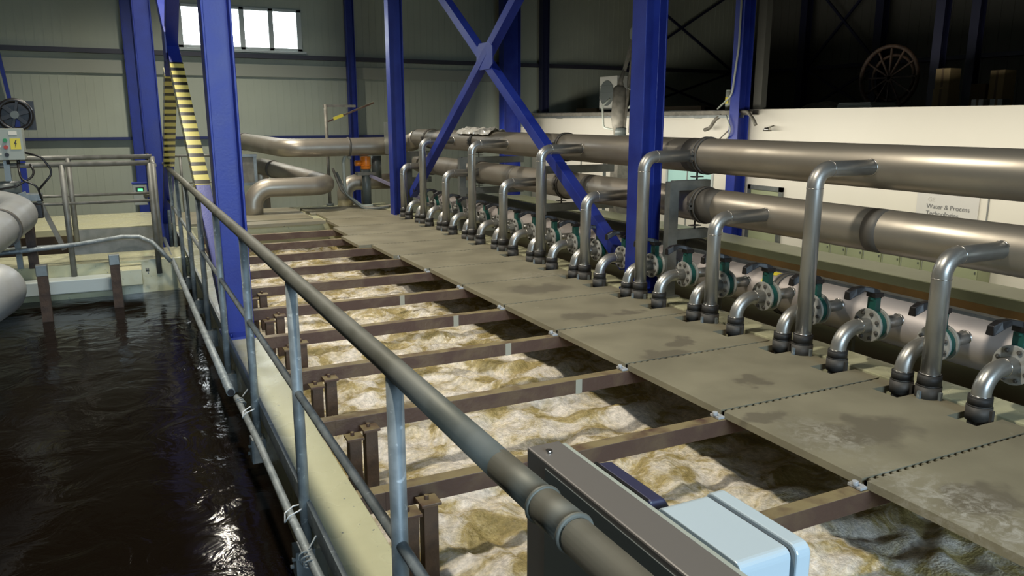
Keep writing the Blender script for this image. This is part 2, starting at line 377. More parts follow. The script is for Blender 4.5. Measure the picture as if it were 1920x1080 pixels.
# near wall with an assumed, unseen daylight opening behind the camera
struct(MB().box(-8.6, -1.0, -6.2, -6, ZF, 8).box(4.2, 18.6, -6.2, -6, ZF, 8).box(-1, 4.2, -6.2, -6, ZF, 1.7).box(-1, 4.2, -6.2, -6, 4.3, 8).build('wall_near', M_PANEL))
# window in the far wall
w = struct(MB().box(WX0, WX1, 20.08, 20.09, WZ0, WZ1).build('window_1', M_LIT))
fr = MB()
for a, b in ((WX0, WX0 + .12), (WX1 - .12, WX1)): fr.box(a, b, 19.95, 20.06, WZ0, WZ1)
fr.box(WX0, WX1, 19.95, 20.06, WZ0, WZ0 + .07).box(WX0, WX1, 19.95, 20.06, WZ1 - .07, WZ1)
for xx in (2.05, 2.72, 3.38): fr.box(xx - .06, xx + .06, 19.95, 20.06, WZ0, WZ1)
fr.box(WX0 - .08, WX1 + .08, 19.9, 20.0, WZ0 - .06, WZ0)
fr.build('window_frame', M_FRAMEW, w, bevel=.01)
mb = MB()
for k in range(70): mb.box(WX0 - .3 + k * .05, WX0 - .272 + k * .05, 19.84, 19.88, WZ0 - .13, WZ0 - .09)
mb.box(WX0 - .3, WX1 + .4, 19.83, 19.9, WZ0 - .15, WZ0 - .13)
tag(mb.build('cable_tray', M_GALV, origin=None), 'perforated cable tray fixed under the bright window on the far wall', 'cable tray')
# girts on far wall and side wall
def girt(name, p0, p1, w, h, m, lab):
    o = MB().bar(p0, p1, w, h).build(name, m); struct(o, lab)
girt('trim_1', (-8.4, 19.88, 3.19), (18.4, 19.88, 3.19), .14, .10, mat('dark_steel_paint', (.035, .035, .05), .5), 'dark horizontal rail across the far wall under the window')
girt('trim_2', (-8.4, 19.9, 1.30), (9.3, 19.9, 1.30), .12, .06, mat('deep_blue_rail', (.012, .02, .11), .5), 'blue horizontal rail low on the far wall')
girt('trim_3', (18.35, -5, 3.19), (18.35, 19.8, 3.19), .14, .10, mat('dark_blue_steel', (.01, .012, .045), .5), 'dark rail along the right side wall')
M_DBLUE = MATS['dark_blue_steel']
# duct-like pale band under the girt of the far wall
struct(MB().box(-8.4, 9.4, 19.93, 20.0, 2.72, 3.0).build('trim_4', mat('darker_panel_band', (.31, .325, .27), .55)), 'slightly darker horizontal band under the upper rail of the far wall')

# ================================================================== structure: tanks
# divider wall under the handrail
struct(MB().box(.60, .83, -4, 13.9, -2.3, 0).build('wall_tank_divider', M_CREAM, bevel=.006), 'cream painted concrete wall top under the long handrail')
struct(MB().box(4.62, 4.92, -4, 16.3, -2.3, -.04).build('wall_tank_right', M_CREAM, bevel=.006), 'cream painted ledge under the row of valves')
struct(MB().box(7.66, 8.23, -4, 16.3, ZF, 0).build('wall_channel_outer', mat('green_cream_ledge', (.42, .44, .26), .4, col2=(.38, .40, .23), scale=2, world=True), bevel=.01), 'outer greenish cream wall behind the header pipes')
struct(MB().box(7.645, 7.66, -4, 16.3, -.11, -.006).build('trim_7', mat('olive_green_face_paint', (.17, .18, .105), .5, col2=(.15, .16, .09), scale=2, world=True)), 'olive green painted front face of the outer channel wall')
struct(MB().box(7.62, 7.66, -4, 16.3, -.62, -.11).build('trim_5', mat('brown_stain_band', (.19, .11, .035), .55, col2=(.15, .09, .03), scale=3, world=True)), 'brown stained band low on the outer channel wall')
struct(MB().box(4.92, 7.66, -4, 16.3, -.95, -.80).build('floor_channel', M_OLIVE))
struct(MB().box(-8.4, .60, 10.65, 11.6, -2.3, 0).build('wall_cross', M_CREAM, bevel=.006), 'cream painted cross wall between the two dark basins')
struct(MB().box(-8.4, .60, 14.2, 16.3, ZF, 0).build('wall_basin_end', M_CREAM, bevel=.006), 'cream painted far end of the dark basins')
struct(MB().box(-8.4, .60, 14.17, 14.2, -1.5, -.10).build('trim_6', mat('dark_brown_stained_face', (.035, .022, .010), .5, col2=(.12, .085, .03), scale=1.3, lo=.5, hi=.7, world=True)), 'dark brown stained face of the far basin end')
struct(MB().box(.60, 4.62, 13.9, 16.3, -2.3, -.04).build('wall_tank_end', M_CREAM, bevel=.006), 'cream painted end wall of the foaming tank')
struct(MB().box(.60, 1.5, -4, -2.6, -2.3, 0).build('wall_tank_near', M_CREAM))

# foam water: turbulent height field
def foam():
    nx, ny = 100, 300; x0, x1, y0, y1 = .83, 4.62, 1.2, 13.9
    vs = []; fs = []
    for j in range(ny):
        yy = y0 + (y1 - y0) * j / (ny - 1)
        for i in range(nx):
            xx = x0 + (x1 - x0) * i / (nx - 1); p = Vector((xx, yy, 0))
            w = Vector((noise.noise(p * 1.1 + Vector((5, 1, 2))), noise.noise(p * 1.1 + Vector((1, 9, 4))), 0)) * .5
            q = p + w
            h = .07 * noise.noise(q * 2.3) + .035 * (1 - abs(noise.noise(q * 3.4)) * 2.2) + .028 * noise.noise(q * 7) + .014 * noise.noise(q * 16)
            vs.append((xx, yy, -.52 + h))
    for j in range(ny - 1):
        for i in range(nx - 1):
            a = j * nx + i; fs.append((a, a + 1, a + 1 + nx, a + nx))
    mb = MB(); mb.add(vs, fs, True)
    return mb
tag(foam().build('foaming_water', M_FOAM), 'churning pale brown foaming water between the rusty beams', 'water', kind='stuff')
def dwater(name, x0, x1, y0, y1, z, lab):
    nx, ny = 60, 120; vs = []; fs = []
    for j in range(ny):
        for i in range(nx):
            xx = x0 + (x1 - x0) * i / (nx - 1); yy = y0 + (y1 - y0) * j / (ny - 1)
            p = Vector((xx * 1.3, yy * 1.3, 0))
            vs.append((xx, yy, z + .008 * noise.noise(p * 1.3) + .003 * noise.noise(p * 4)))
    for j in range(ny - 1):
        for i in range(nx - 1):
            a = j * nx + i; fs.append((a, a + 1, a + 1 + nx, a + nx))
    tag(MB().add(vs, fs, True).build(name, M_DWATER), lab, 'water', kind='stuff')
dwater('dark_water', -8.4, .60, -4, 10.65, -.42, 'dark calm water in the basin left of the handrail')
dwater('dark_water', -8.4, .60, 11.6, 14.2, -.62, 'dark strip of water beyond the cross walkway')

# ================================================================== blue steel columns
def column(name, lab, x, y, z0, z1, b=.24, d=.24, m=M_BLUE, base=True, grp=None):
    t = thing(name, lab, 'column', (x, y, z0), grp)
    MB().prism(isect(b, d), 'z', 0, z1 - z0).build('column_shaft', m, t, bevel=.004)
    if base:
        MB().box(-d / 2 - .03, d / 2 + .03, -b / 2 - .05, b / 2 + .05, 0, .02).build('base_plate', m, t)
        for sx in (-1, 1):
            for sy in (-1, 1):
                MB().cyl((sx * (d / 2 - .03), sy * (b / 2 + .025), .02), (sx * (d / 2 - .03), sy * (b / 2 + .025), .05), .014, 6).build('anchor_bolt', m, t)
    return t
column('steel_column', 'thick blue steel column rising from the divider wall beside the handrail', .695, 6.5, 0, 8, d=.215)
column('steel_column', 'blue steel column on the left at the far end of the handrail', .39, 13.2, -1.0, 8, d=.25, base=False)
column('steel_column', 'large blue steel column rising beside the gap in the valve row on the right', 4.745, 6.595, -.04, 8, d=.26, b=.23)
column('steel_column', 'blue steel column at the far end of the row of risers', 4.46, 13.86, -.04, 8, d=.26, b=.22)
column('steel_column', 'slim blue wall column left of the bright window', .28, 19.75, ZF, 8, d=.24, b=.2, base=False)
column('steel_column', 'slim blue wall column just right of the bright window', 5.22, 19.75, ZF, 8, d=.20, b=.2, base=False)
column('steel_column', 'blue column behind the brace crossing, standing against the far wall', 9.35, 19.2, ZF, 8, d=.50, b=.3, base=False)
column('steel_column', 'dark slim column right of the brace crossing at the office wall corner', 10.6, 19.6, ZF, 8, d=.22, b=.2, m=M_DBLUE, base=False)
column('steel_column', 'blue column running down in front of the white office wall', 10.2, 11.3, ZF, 8, d=.26, b=.24, base=False)

# cross braces (square tubes with a gusset where they meet)
def cross(lab, a0, a1, b0, b1, c, tape=False, s=.13):
    t = thing('cross_brace', lab, 'brace', c)
    c_ = Vector(c)
    for p, q in ((a0, a1), (b0, b1)):
        MB().bar(Vector(p) - c_, Vector(q) - c_, s, s).build('brace_bar', M_BLUE, t, bevel=.004)
    g = MB(); g.prism([(-.27, -.11), (-.17, -.18), (.17, -.18), (.27, -.11), (.27, .11), (.17, .18), (-.17, .18), (-.27, .11)], 'x', -.085, -.070)
    g.build('gusset_plate', M_BLUE, t)
    return t, c_
cross('blue X shaped brace between the two right hand columns', (4.74, 6.85, .18), (4.60, 13.4, 4.6), (4.58, 13.4, .4), (4.74, 6.9, 5.0), (4.68, 10.25, 2.58))
t, c_ = cross('blue X shaped brace with yellow and black tape beside the left window pane', (.66, 6.75, .1), (.50, 13.1, 4.9), (.48, 13.1, .2), (.66, 6.75, 4.9), (.58, 9.95, 2.55))
for p, q, f0, f1 in (((.66, 6.75, .1), (.50, 13.1, 4.9), .20, .455), ((.48, 13.1, .2), (.66, 6.75, 4.9), .2, .44)):
    p = Vector(p); q = Vector(q)
    MB().bar(p.lerp(q, f0) - c_, p.lerp(q, f1) - c_, .136, .136).build('striped_tape', M_STRIPE, t)

# ================================================================== long handrail on the divider wall
t = thing('handrail', 'long galvanised handrail running along the divider wall beside the dark basin', 'handrail', (.55, 0, 0))
def railx(y): return -.055 + .095 * max(0, min(1, (12.9 - y) / 11.0)) ** 1.3
ys = [12.9, 11.5, 10, 8.5, 7, 5.5, 4.2, 3, 2, 1.25]
MB().sweep([(railx(y), y, 1.07) for y in ys], .0305, 24).build('top_rail', M_RAIL, t)
MB().sweep([(railx(1.25), 1.26, 1.07), (railx(1) + .003, 1.07, 1.07)], .0305, 24).build('top_rail', M_RAIL, t)
MB().sweep([(railx(1), 1.08, 1.07), (railx(1) + .003, .97, 1.07)], .0322, 24).build('rail_sleeve', M_RAIL, t)
MB().sweep([(railx(1), .975, 1.068), (railx(1) + .01, .6, 1.062), (railx(1) + .02, -.6, 1.05)], .0312, 24).build('top_rail', M_RAIL, t)
for c in (1.08, .975): MB().torus((railx(1), c, 1.07), (0, 1, 0), .032, .0045).build('weld_ring', M_RAIL, t)
py = [.78] + [1.92 + 1.38 * k for k in range(8)] + [12.75]
for y in py:
    MB().cyl((railx(y), y, -.30), (railx(y), y, 1.05), .0242, 18).build('rail_post', M_GALV, t)
for y in py:
    mb = MB().box(-.035, .05, y - .05, y + .05, -.33, -.18)
    mb.cyl((.05, y - .03, -.22), (-.05, y - .03, -.22), .01, 6).cyl((.05, y + .03, -.29), (-.05, y + .03, -.29), .01, 6)
    mb.build('wall_bracket', M_GALV, t)
MB().sweep([(railx(y), y, .555) for y in [12.75, 10, 7, 4.7, 3.3, 1.9, .6]], .0165, 16).build('mid_rail', M_GALV, t)
MB().box(.03, .05, .3, 12.8, -.045, .045).build('toe_strip', M_GALV, t)
# conduit pipes lying beside the posts
def conduit(lab, p, r):
    t = thing('conduit_pipe', lab, 'pipe', p[0])
    o = Vector(p[0])
    MB().sweep([Vector(q) - o for q in p], r, 14).build('pipe_run', M_GALV, t); return t, o
t, o = conduit('grey conduit pipe along the foot of the handrail posts, open end facing the camera', [(.39, 12.6, -.02), (.41, 10.2, -.03), (.445, 7.0, -.03), (.47, 5.15, -.03)], .028)
MB().cyl(Vector((.47, 5.16, -.03)) - o, Vector((.4702, 5.145, -.03)) - o, .0225, 14).build('mouth_shade', M_GAP, t)  # dark disc painted in for the shade inside the pipe end
t, o = conduit('nearer grey conduit tube tied with cable ties to the handrail posts', [(.492, 5.05, -.035), (.51, 4.2, -.03), (.515, 3.3, -.03), (.53, 2.4, -.03), (.53, 1.0, -.03)], .019)
for y in (4.68, 3.3):
    mb = MB(); mb.sweep([Vector(q) - o for q in [(.48, y - .03, -.03), (.50, y - .035, .0), (.54, y - .03, .01), (.575, y - .0, .01), (.57, y + .03, .01), (.53, y + .03, .01), (.49, y + .02, -.01), (.48, y - .03, -.03)]], .0035, 6)
    mb.build('cable_tie', mat('white_nylon', (.7, .72, .72), .4), t)
for y in (4.95, 2.95):
    mb = MB()
    for a in range(3): mb.torus(Vector((.50 + .004 * a, y - .03 * a, -.03)) - o, (0, 1, .2 * a), .023, .004, 14, 6)
    mb.bar(Vector((.52, y, 0)) - o, Vector((.56, y + .04, .03)) - o, .006, .006)
    mb.build('wire_binding', M_GALV, t)

# ================================================================== beams
BY = [2.40 + 1.022 * k for k in range(11)]
BXR = 3.5
def hseg(mb, x0, x1, y, tilt=0.):
    """rolled channel beam: top flange, web, bottom flange"""
    mb.prism([(y - .042, -.045), (y + .042, -.045), (y + .042, -.055), (y - .022, -.055), (y - .022, -.125), (y + .042, -.125), (y + .042, -.135), (y - .042, -.135)], 'x', x0, x1)
for k, y in enumerate(BY):
    lab = '%s rusty beam across the foaming water from the near end' % ORD[k] if k else 'nearest rusty beam, with a weathered ochre top, ending behind the light grey box'
    xa = .63 if k < 7 else .86
    t = thing('rusty_beam', lab, 'beam', (xa, y, -.09), 'rusty beams over the tank')
    mb = MB(); mb.prism([(-.042, .045), (.042, .045), (.042, .035), (-.030, .035), (-.030, -.045), (.042, -.045), (.042, -.055), (-.042, -.055)], 'x', .2 if k < 7 else 0, 4.5 - xa)
    mb.build('beam_bar', M_RUST, t, bevel=.004)
    if k < 7:
        mb = MB(); mb.prism([(-.040, .043), (.040, .043), (.040, .034), (-.028, .034), (-.028, -.044), (.040, -.044), (.040, -.053), (-.040, -.053)], 'x', .206, .345)
        mb.box(.345, .351, -.045, .042, -.056, .046)
        mb.build('end_splice', M_RUST, t)
        for dx, dz, h in ((.50, -.02, .78), (.40, -.06, .75)):
            hp = MB().box(dx, dx + .075, -.15, -.075, -h, dz).build('hanger_post', M_RUSTD, t, bevel=.004)
            MB().box(dx - .014, dx + .089, -.165, -.061, dz, dz + .016).cyl((dx + .03, -.105, dz + .014), (dx + .03, -.105, dz + .04), .013, 6).build('cap_plate', M_RUST, hp, bevel=.003)
    if k < 8:
        MB().box(3.045 - xa, 3.10 - xa, -.03, .05, .046, .062).cyl((3.05 - xa, .01, .062), (3.05 - xa, .01, .085), .016, 10).build('edge_clip', mat('grey_clip', (.42, .43, .44), .4), t, bevel=.003)
    if k in (3, 4, 5, 2):
        xx = {2: 2.02, 3: 1.97, 4: 1.93, 5: 1.75}[k]
        MB().box(xx, xx + .05, -.046, -.0425, -.056, .046).build('pale_drip_mark', mat('pale_limescale', (.36, .34, .27), .6), t)

# ================================================================== fibre board panels
EY = [2.16 + .522 * k for k in range(23)]
def panel(k, y0, y1, x0, x1, lab):
    """board with toothed seam edge and square notches for the hoses"""
    pts = [(x0, y0), (x1, y0)]
    yy = y0
    for e in EY:
        if y0 + .12 < e < y1 - .12:
            pts += [(x1, e - .10), (x1 - .235, e - .10), (x1 - .235, e + .085), (x1, e + .085)]
    pts += [(x1, y1 - .012)]
    n = int((x1 - x0) / .055)
    for i in range(n):
        a = x1 - (x1 - x0) * i / n; w = (x1 - x0) / n; dep = .016 if i > n * .25 else .006
        pts += [(a - w * .5, y1 - .010), (a - w * .5, y1 - .010 - dep), (a - w, y1 - .010 - dep), (a - w, y1 - .010)][:4]
    pts.append((x0, y1 - .010))
    pts = [(a - x0, b - y0) for a, b in pts]
    o = MB().prism(pts, 'z', -.042, 0).build('floor_board', M_BOARD, loc=(x0, y0, 0))
    tag(o, lab, 'floor board', 'walkway boards over the tank'); return o
seams = [1.38] + [2.40 + 1.022 * k for k in range(14)]
for k in range(14):
    y0, y1 = seams[k], seams[k + 1]
    x0 = 3.09 if k < 7 else (3.05, 2.98, 2.80, 2.92, 3.04, 3.1, 3.0)[k - 7]
    lab = ('nearest walkway board, wet and flecked with white scale, at the lower right corner' if k == 0 else
           'second walkway board from the camera, with a big dark wet patch' if k == 1 else
           '%s walkway board counted from the camera along the tank edge' % ORD[k])
    panel(k, y0 + .004, y1, x0, 4.47, lab)
# ================================================================== big header pipes
def header(lab, x, z, r, y0, y1, m, clamps, bands=(), extra=None, seg=48):
    t = thing('header_pipe', lab, 'pipe', (x, y0, z))
    MB().cyl((0, 0, 0), (0, y1 - y0, 0), r, seg).build('pipe_run', m, t)
    for y in clamps:
        mb = MB().ring((0, y - y0, 0), (0, 1, 0), r + .008, .05, 48); mb.torus((0, y - y0 - .025, 0), (0, 1, 0), r + .010, .008, 48)
        mb.torus((0, y - y0 + .025, 0), (0, 1, 0), r + .010, .008, 48)
        mb.box(-r - .05, -r + .0, y - y0 - .02, y - y0 + .02, -.035, -.01).box(-r - .05, -r, y - y0 - .02, y - y0 + .02, .01, .035)
        mb.cyl((-r - .035, y - y0, -.06), (-r - .035, y - y0, .06), .009, 8)
        mb.build('pipe_clamp', M_DARKBAND, t)
    for y, w in bands:
        MB().ring((0, y - y0, 0), (0, 1, 0), r + .0015, w, 48).build('dark_band', M_DARKBAND, t)
    return t
header('uppermost stainless header pipe running the whole length of the valve row', 5.15, 1.37, .168, -2, 14.6, M_STEEL, (6.12, 8.9, 11.7, 13.9), ((6.25, .18), ))
header('middle stainless header pipe below the uppermost one', 5.14, .885, .168, -2, 14.6, M_STEEL, (6.1, 8.85, 11.6, 13.9), ((4.05, .13), (5.98, .28), (8.2, .16), (10.3, .1)))
hp = header('lowest pinkish steel header pipe that the valves feed', 5.14, .21, .172, -2, 13.6, M_HEADER, (4.95, 7.7, 10.6), ())
def sticker(y, a0, h, w, m):
    mb = MB(); r = .174; n = 6; vs = []
    for i in range(n + 1):
        a = a0 + h * i / n / r
        for yy in (y, y + w): vs.append((-r * math.cos(a), yy + 2, r * math.sin(a)))
    mb.add(vs, [(2 * i, 2 * i + 1, 2 * i + 3, 2 * i + 2) for i in range(n)], True)
    o = mb.build('yellow_sticker', m, hp)
sticker(5.02, 1.15, .07, .14, M_YEL); sticker(5.06, .55, .07, .07, M_YEL)
# thin pipe above the lowest header, far side
t = thing('cable_duct', 'slim pale rail duct running just behind the top of the lowest header', 'cable duct', (5.46, -2, .28))
MB().box(-.04, .04, 0, 15, 0, .062).build('duct_body', M_FLANGE, t)
MB().box(-.043, -.04, 0, 15, .004, .010).build('duct_seam', M_CHAR, t)
for y in (2.5, 6.5, 10.5, 14.5): MB().box(-.02, .02, y - .03, y + .03, -1.08, 0).build('duct_leg', M_FRAME, t)
t = thing('drain_pipe', 'olive grey pipe lying behind the header pipes past the big column', 'pipe', (5.95, 6.9, .22))
MB().tube([(0, 0, -1.05), (0, 0, 0), (0, 7.4, 0)], .14, .2, 28).build('pipe_run', mat('olive_grey_pipe', (.26, .25, .19), .45, .4, col2=(.22, .21, .16), scale=2, world=True), t)
MB().ring((0, .35, 0), (0, 1, 0), .147, .05).build('pipe_clamp', M_DARKBAND, t)

# ================================================================== valve branches
def make_branch():
    t = thing('valve_branch', '', 'valve', (4.40, EY[1], 0), 'valve branches on the lowest header')
    MB().cyl((0, 0, -.30), (0, 0, .02), .056, 20).build('hose', M_HOSE, t)
    cp = MB().cyl((0, 0, -.02), (0, 0, .065), .072, 24).cyl((0, 0, .065), (0, 0, .075), .066, 24).build('hose_coupling', M_CAM, t)
    mb = MB().box(-.012, .012, -.088, -.068, -.03, .055)
    mb.build('cam_lever', M_CAM, cp)
    MB().cyl((0, 0, .075), (0, 0, .125), .067, 24).torus((0, 0, .122), (0, 0, 1), .060, .008, 24).build('rubber_sleeve', M_HOSE, t)
    el = MB().tube([(0, 0, .10), (0, 0, .275), (.285, 0, .275)], .054, .155, 24, 12).build('elbow_pipe', M_STEELB, t)
    MB().torus((0, 0, .128), (0, 0, 1), .054, .004, 24, 6).build('weld_ring', M_WELD, el)
    MB().torus((.18, 0, .275), (1, 0, 0), .054, .0035, 24, 6).build('weld_ring', M_WELD, el)
    for x in (.262, .345):
        f = MB().cyl((x, 0, .275), (x + .02, 0, .275), .122, 36).build('flange', M_FLANGE, t, bevel=.003)
    for i in range(8):
        a = 2 * PI * (i + .5) / 8; yy, zz = .095 * math.cos(a), .275 + .095 * math.sin(a)
        mb = MB().cyl((.245, yy, zz), (.383, yy, zz), .0075, 8).cyl((.250, yy, zz), (.263, yy, zz), .0145, 6).cyl((.364, yy, zz), (.377, yy, zz), .0145, 6)
        mb.build('bolt', M_DARKBAND, f)
    mb = MB().cyl((.284, 0, .275), (.343, 0, .275), .105, 30).box(.288, .34, -.036, .036, .36, .475).cyl((.314, 0, .455), (.314, 0, .485), .034, 14)
    mb.build('valve_body', M_GREENV, t, bevel=.003)
    # lever with arched grip
    mb = MB(); path = [(.345, 0, .487), (.335, 0, .515), (.285, .012, .535), (.225, .035, .545), (.165, .055, .535), (.115, .07, .505)]
    wid = [.040, .042, .036, .030, .036, .028]; dn = [.02, .03, .028, .020, .040, .045]
    vs = []; fs = []
    for i, (p, w_, d_) in enumerate(zip(path, wid, dn)):
        x, y, z = p
        for dy, dz in ((-w_, -d_), (w_, -d_), (w_ * .7, .016), (-w_ * .7, .016)): vs.append((x, y + dy, z + dz))
    for i in range(len(path) - 1):
        for j in range(4): fs.append((4 * i + j, 4 * i + (j + 1) % 4, 4 * i + 4 + (j + 1) % 4, 4 * i + 4 + j))
    fs += [(0, 1, 2, 3), tuple(4 * (len(path) - 1) + j for j in (3, 2, 1, 0))]
    mb.add(vs, fs); mb.box(.275, .36, -.042, .042, .48, .515)
    mb.build('lever_handle', M_BLACK, t, bevel=.006)
    MB().cyl((.365, 0, .275), (.60, 0, .275), .046, 22).build('stub_pipe', M_STEELB, t)
    MB().torus((.578, 0, .275), (1, 0, 0), .049, .0055, 24, 6).build('weld_ring', M_WELD, t)
    return t
proto = make_branch()
NB = 22
for k in range(1, NB):
    o = proto if k == 1 else copy_tree(proto)
    o.location = (4.40, EY[k], 0)
    o['label'] = ('%s valve branch with elbow, flange and black lever, counted from the camera' % ORD[k - 1]) if k > 1 else 'nearest valve branch with steel elbow, grey flange and black lever, at the right frame edge'
    if k > 1: o.rotation_euler = (0, 0, random.uniform(-.03, .03))

# ================================================================== risers
def make_riser(high):
    t = thing('riser_pipe', '', 'pipe', (4.43, 0, 0), 'vertical risers along the valve row')
    MB().cyl((0, 0, -.30), (0, 0, 0), .056, 20).build('hose', M_HOSE, t)
    cp = MB().cyl((0, 0, -.02), (0, 0, .075), .078, 26).cyl((0, 0, .075), (0, 0, .085), .071, 24).build('hose_coupling', M_CAM, t)
    MB().box(-.010, .010, -.094, -.077, -.05, .05).build('cam_lever', M_GALV, cp)
    MB().box(-.094, -.077, -.01, .01, -.04, .05).build('cam_lever', M_GALV, cp)
    MB().cyl((0, 0, .085), (0, 0, .15), .072, 26).build('rubber_sleeve', M_HOSE, t)
    z = 1.37 if high else .90
    p = MB().tube([(0, 0, .14), (0, 0, z), (.57, 0, z)], .058, .125, 26, 12).build('riser_tube', M_STEELB, t)
    for c, ax, R, r in (((0, 0, .155), (0, 0, 1), .059, .004), ((0, 0, z - .135), (0, 0, 1), .058, .003), ((.135, 0, z), (1, 0, 0), .058, .003), ((.553, 0, z), (1, 0, 0), .060, .0055)):
        MB().torus(c, ax, R, r, 26, 6).build('weld_ring', M_WELD, p)
    return t
lo = make_riser(False); hi = make_riser(True); used = set()
RY = [3.035 + 1.044 * k for k in range(11)]
for k, y in enumerate(RY):
    src = hi if k % 2 else lo
    o = src if src.name not in used else copy_tree(src)
    used.add(src.name); o.location = (4.43, y, 0)
    o['label'] = '%s vertical riser from the camera, bending into the %s header pipe' % (ORD[k], 'uppermost' if k % 2 else 'middle')

# ================================================================== grey support frames for the headers
def frame(lab, y, mats=M_FRAME, zt=1.12, arm=.45):
    t = thing('pipe_support', lab, 'support frame', (4.815, y, -.04))
    MB().prism([(-.055, -.04), (.055, -.04), (.055, -.032), (-.047, -.032), (-.047, .032), (.055, .032), (.055, .04), (-.055, .04)], 'z', 0, zt + .04).build('upright', mats, t)
    for z in (1.12, .63):
        MB().box(0, arm, -.035, .035, z - .05, z + .05).build('bracket_arm', mats, t, bevel=.004)
        MB().cyl((.30, 0, z + .05), (.30, 0, z + .13), .01, 8).box(.24, .36, -.03, .03, z + .075, z + .085).build('hanger_bolt', M_DARKBAND, t)
    MB().box(-.09, .09, -.08, .08, 0, .015).build('foot_plate', mats, t)
    return t
frame('grey support post right of the big column, carrying both header pipes', 6.22)
frame('grey support post halfway along the risers under the header pipes', 8.95, arm=1.1)
frame('pale grey support post behind the far risers', 11.65, arm=1.1)
frame('grey support post at the far end of the header pipes', 14.3)

# ================================================================== grey cabinet and transmitter box beside the handrail, right in front
t = thing('equipment_panel', 'grey metal backing cabinet standing against the handrail in the foreground, with a screw on top', 'panel', (.845, .6, 0))
P_ = lambda x0, x1, y0, y1, z0, z1: MB().box(x0 - .845, x1 - .845, y0 - .6, y1 - .6, z0, z1)
P_(.80, .888, -.4, 1.55, .12, .95).build('cabinet_body', M_GREYW, t, bevel=.004)
P_(.797, .80, -.4, 1.455, .12, .935).build('shaded_side_cover', M_CHAR, t, bevel=.001)  # side sheet in a darker tone, painting the cabinet's unlit side
P_(.889, .905, -.4, 1.545, .12, .943).build('rear_plate', M_CTRL, t, bevel=.002)
MB().cyl((-.012, .90, .95), (-.012, .90, .956), .0085, 6).build('top_screw', M_WELD, t)

MB().bar((.072 - .845, .18, .5), (.797 - .845, .18, .5), .04, .006).build('mounting_arm', M_GALV, t)
MB().bar((.072 - .845, .18, .85), (.797 - .845, .18, .85), .04, .006).build('mounting_arm', M_GALV, t)
t = thing('transmitter_box', 'light grey plastic instrument box with rounded edges and a lid, in front of the cabinet', 'instrument box', (.98, 1.06, .70))
def rbox(y0, y1, z0, z1, r, n=5):
    pts = []
    for cy, cz, a0 in ((y1 - r, z1 - r, 0), (y0 + r, z1 - r, 90), (y0 + r, z0 + r, 180), (y1 - r, z0 + r, 270)):
        for i in range(n + 1):
            a = math.radians(a0 + 90 * i / n); pts.append((cy + r * math.cos(a), cz + r * math.sin(a)))
    return pts
MB().prism(rbox(-.125, .122, -.08, .245, .018), 'x', -.068, .052).build('box_body', M_LTGREY, t, bevel=.002)
MB().prism(rbox(-.115, .112, -.07, .238, .012), 'x', .052, .062).build('seal', M_GAP, t)
MB().prism(rbox(-.130, .128, -.085, .249, .022), 'x', .062, .098).build('box_lid', M_LTGREY, t, bevel=.004)
t = thing('cover_flap', 'dark navy plastic cover fixed behind the cabinet next to the light grey box', 'cover', (.93, 1.31, .80))
MB().prism([(-.022, 0), (.032, 0), (.032, .120), (.018, .142), (-.022, .146)], 'y', -.108, .10).build('cover_shell', M_NAVY, t, bevel=.006)
MB().box(-.024, -.018, -.10, .105, 0, .145).build('cover_back', M_BLACK, t)

# ================================================================== white office building on the right
OX = 10.4
mb = MB().box(OX, OX + .15, -4, 19.9, ZF, 1.9)
struct(mb.build('wall_office', M_WHITE), 'white office wall behind the header pipes')
struct(MB().box(OX + .15, 18.5, -4, 19.9, 1.75, 1.88).build('floor_mezzanine', mat('mezzanine_floor', (.10, .095, .08), .8)), 'dark upper floor above the white office')
for k, (y, w) in enumerate(((7.0 - .42, .018), (17.2, .05), (16.1, .12), (15.62, .32), (15.12, .10), (13.62, .06), (12.95, .03))):
    struct(MB().box(OX - .012, OX, y - w / 2, y + w / 2, -.5, 1.25).build('trim_%d' % (10 + k), mat('grey_wall_joint', (.24, .25, .24), .5) if k in (0, 1, 5, 6) else M_CHAR))
g = struct(MB().box(OX - .006, OX, 12.2, 13.6, .35, 1.2).build('window_2', M_GLASS))
fr = MB().box(OX - .02, OX, 12.14, 12.2, .3, 1.25).box(OX - .02, OX, 13.6, 13.66, .3, 1.25).box(OX - .02, OX, 12.14, 13.66, 1.2, 1.25).box(OX - .02, OX, 12.14, 13.66, .3, .35)
fr.build('window_frame', M_FRAMEW, g)
g = struct(MB().box(OX - .006, OX, 14.5, 15.05, -.2, .55).build('window_3', M_GLASS))
MB().box(OX - .02, OX - .006, 14.5, 15.05, .38, .46).build('window_bar', M_FRAME, g)
d = struct(MB().box(OX - .03, OX, 10.35, 11.05, -2.3, .46).build('door_1', M_GREENP))
fr = MB().box(OX - .05, OX, 10.27, 10.35, -2.3, .54).box(OX - .05, OX, 11.05, 11.13, -2.3, .54).box(OX - .05, OX, 10.27, 11.13, .46, .54)
fr.build('door_frame', M_FRAME, d)
MB().cyl((OX - .06, 10.6, .25), (OX - .06, 10.75, .25), .03, 10).box(OX - .08, OX - .03, 10.38, 10.6, .18, .38).build('door_closer', M_CHAR, d)
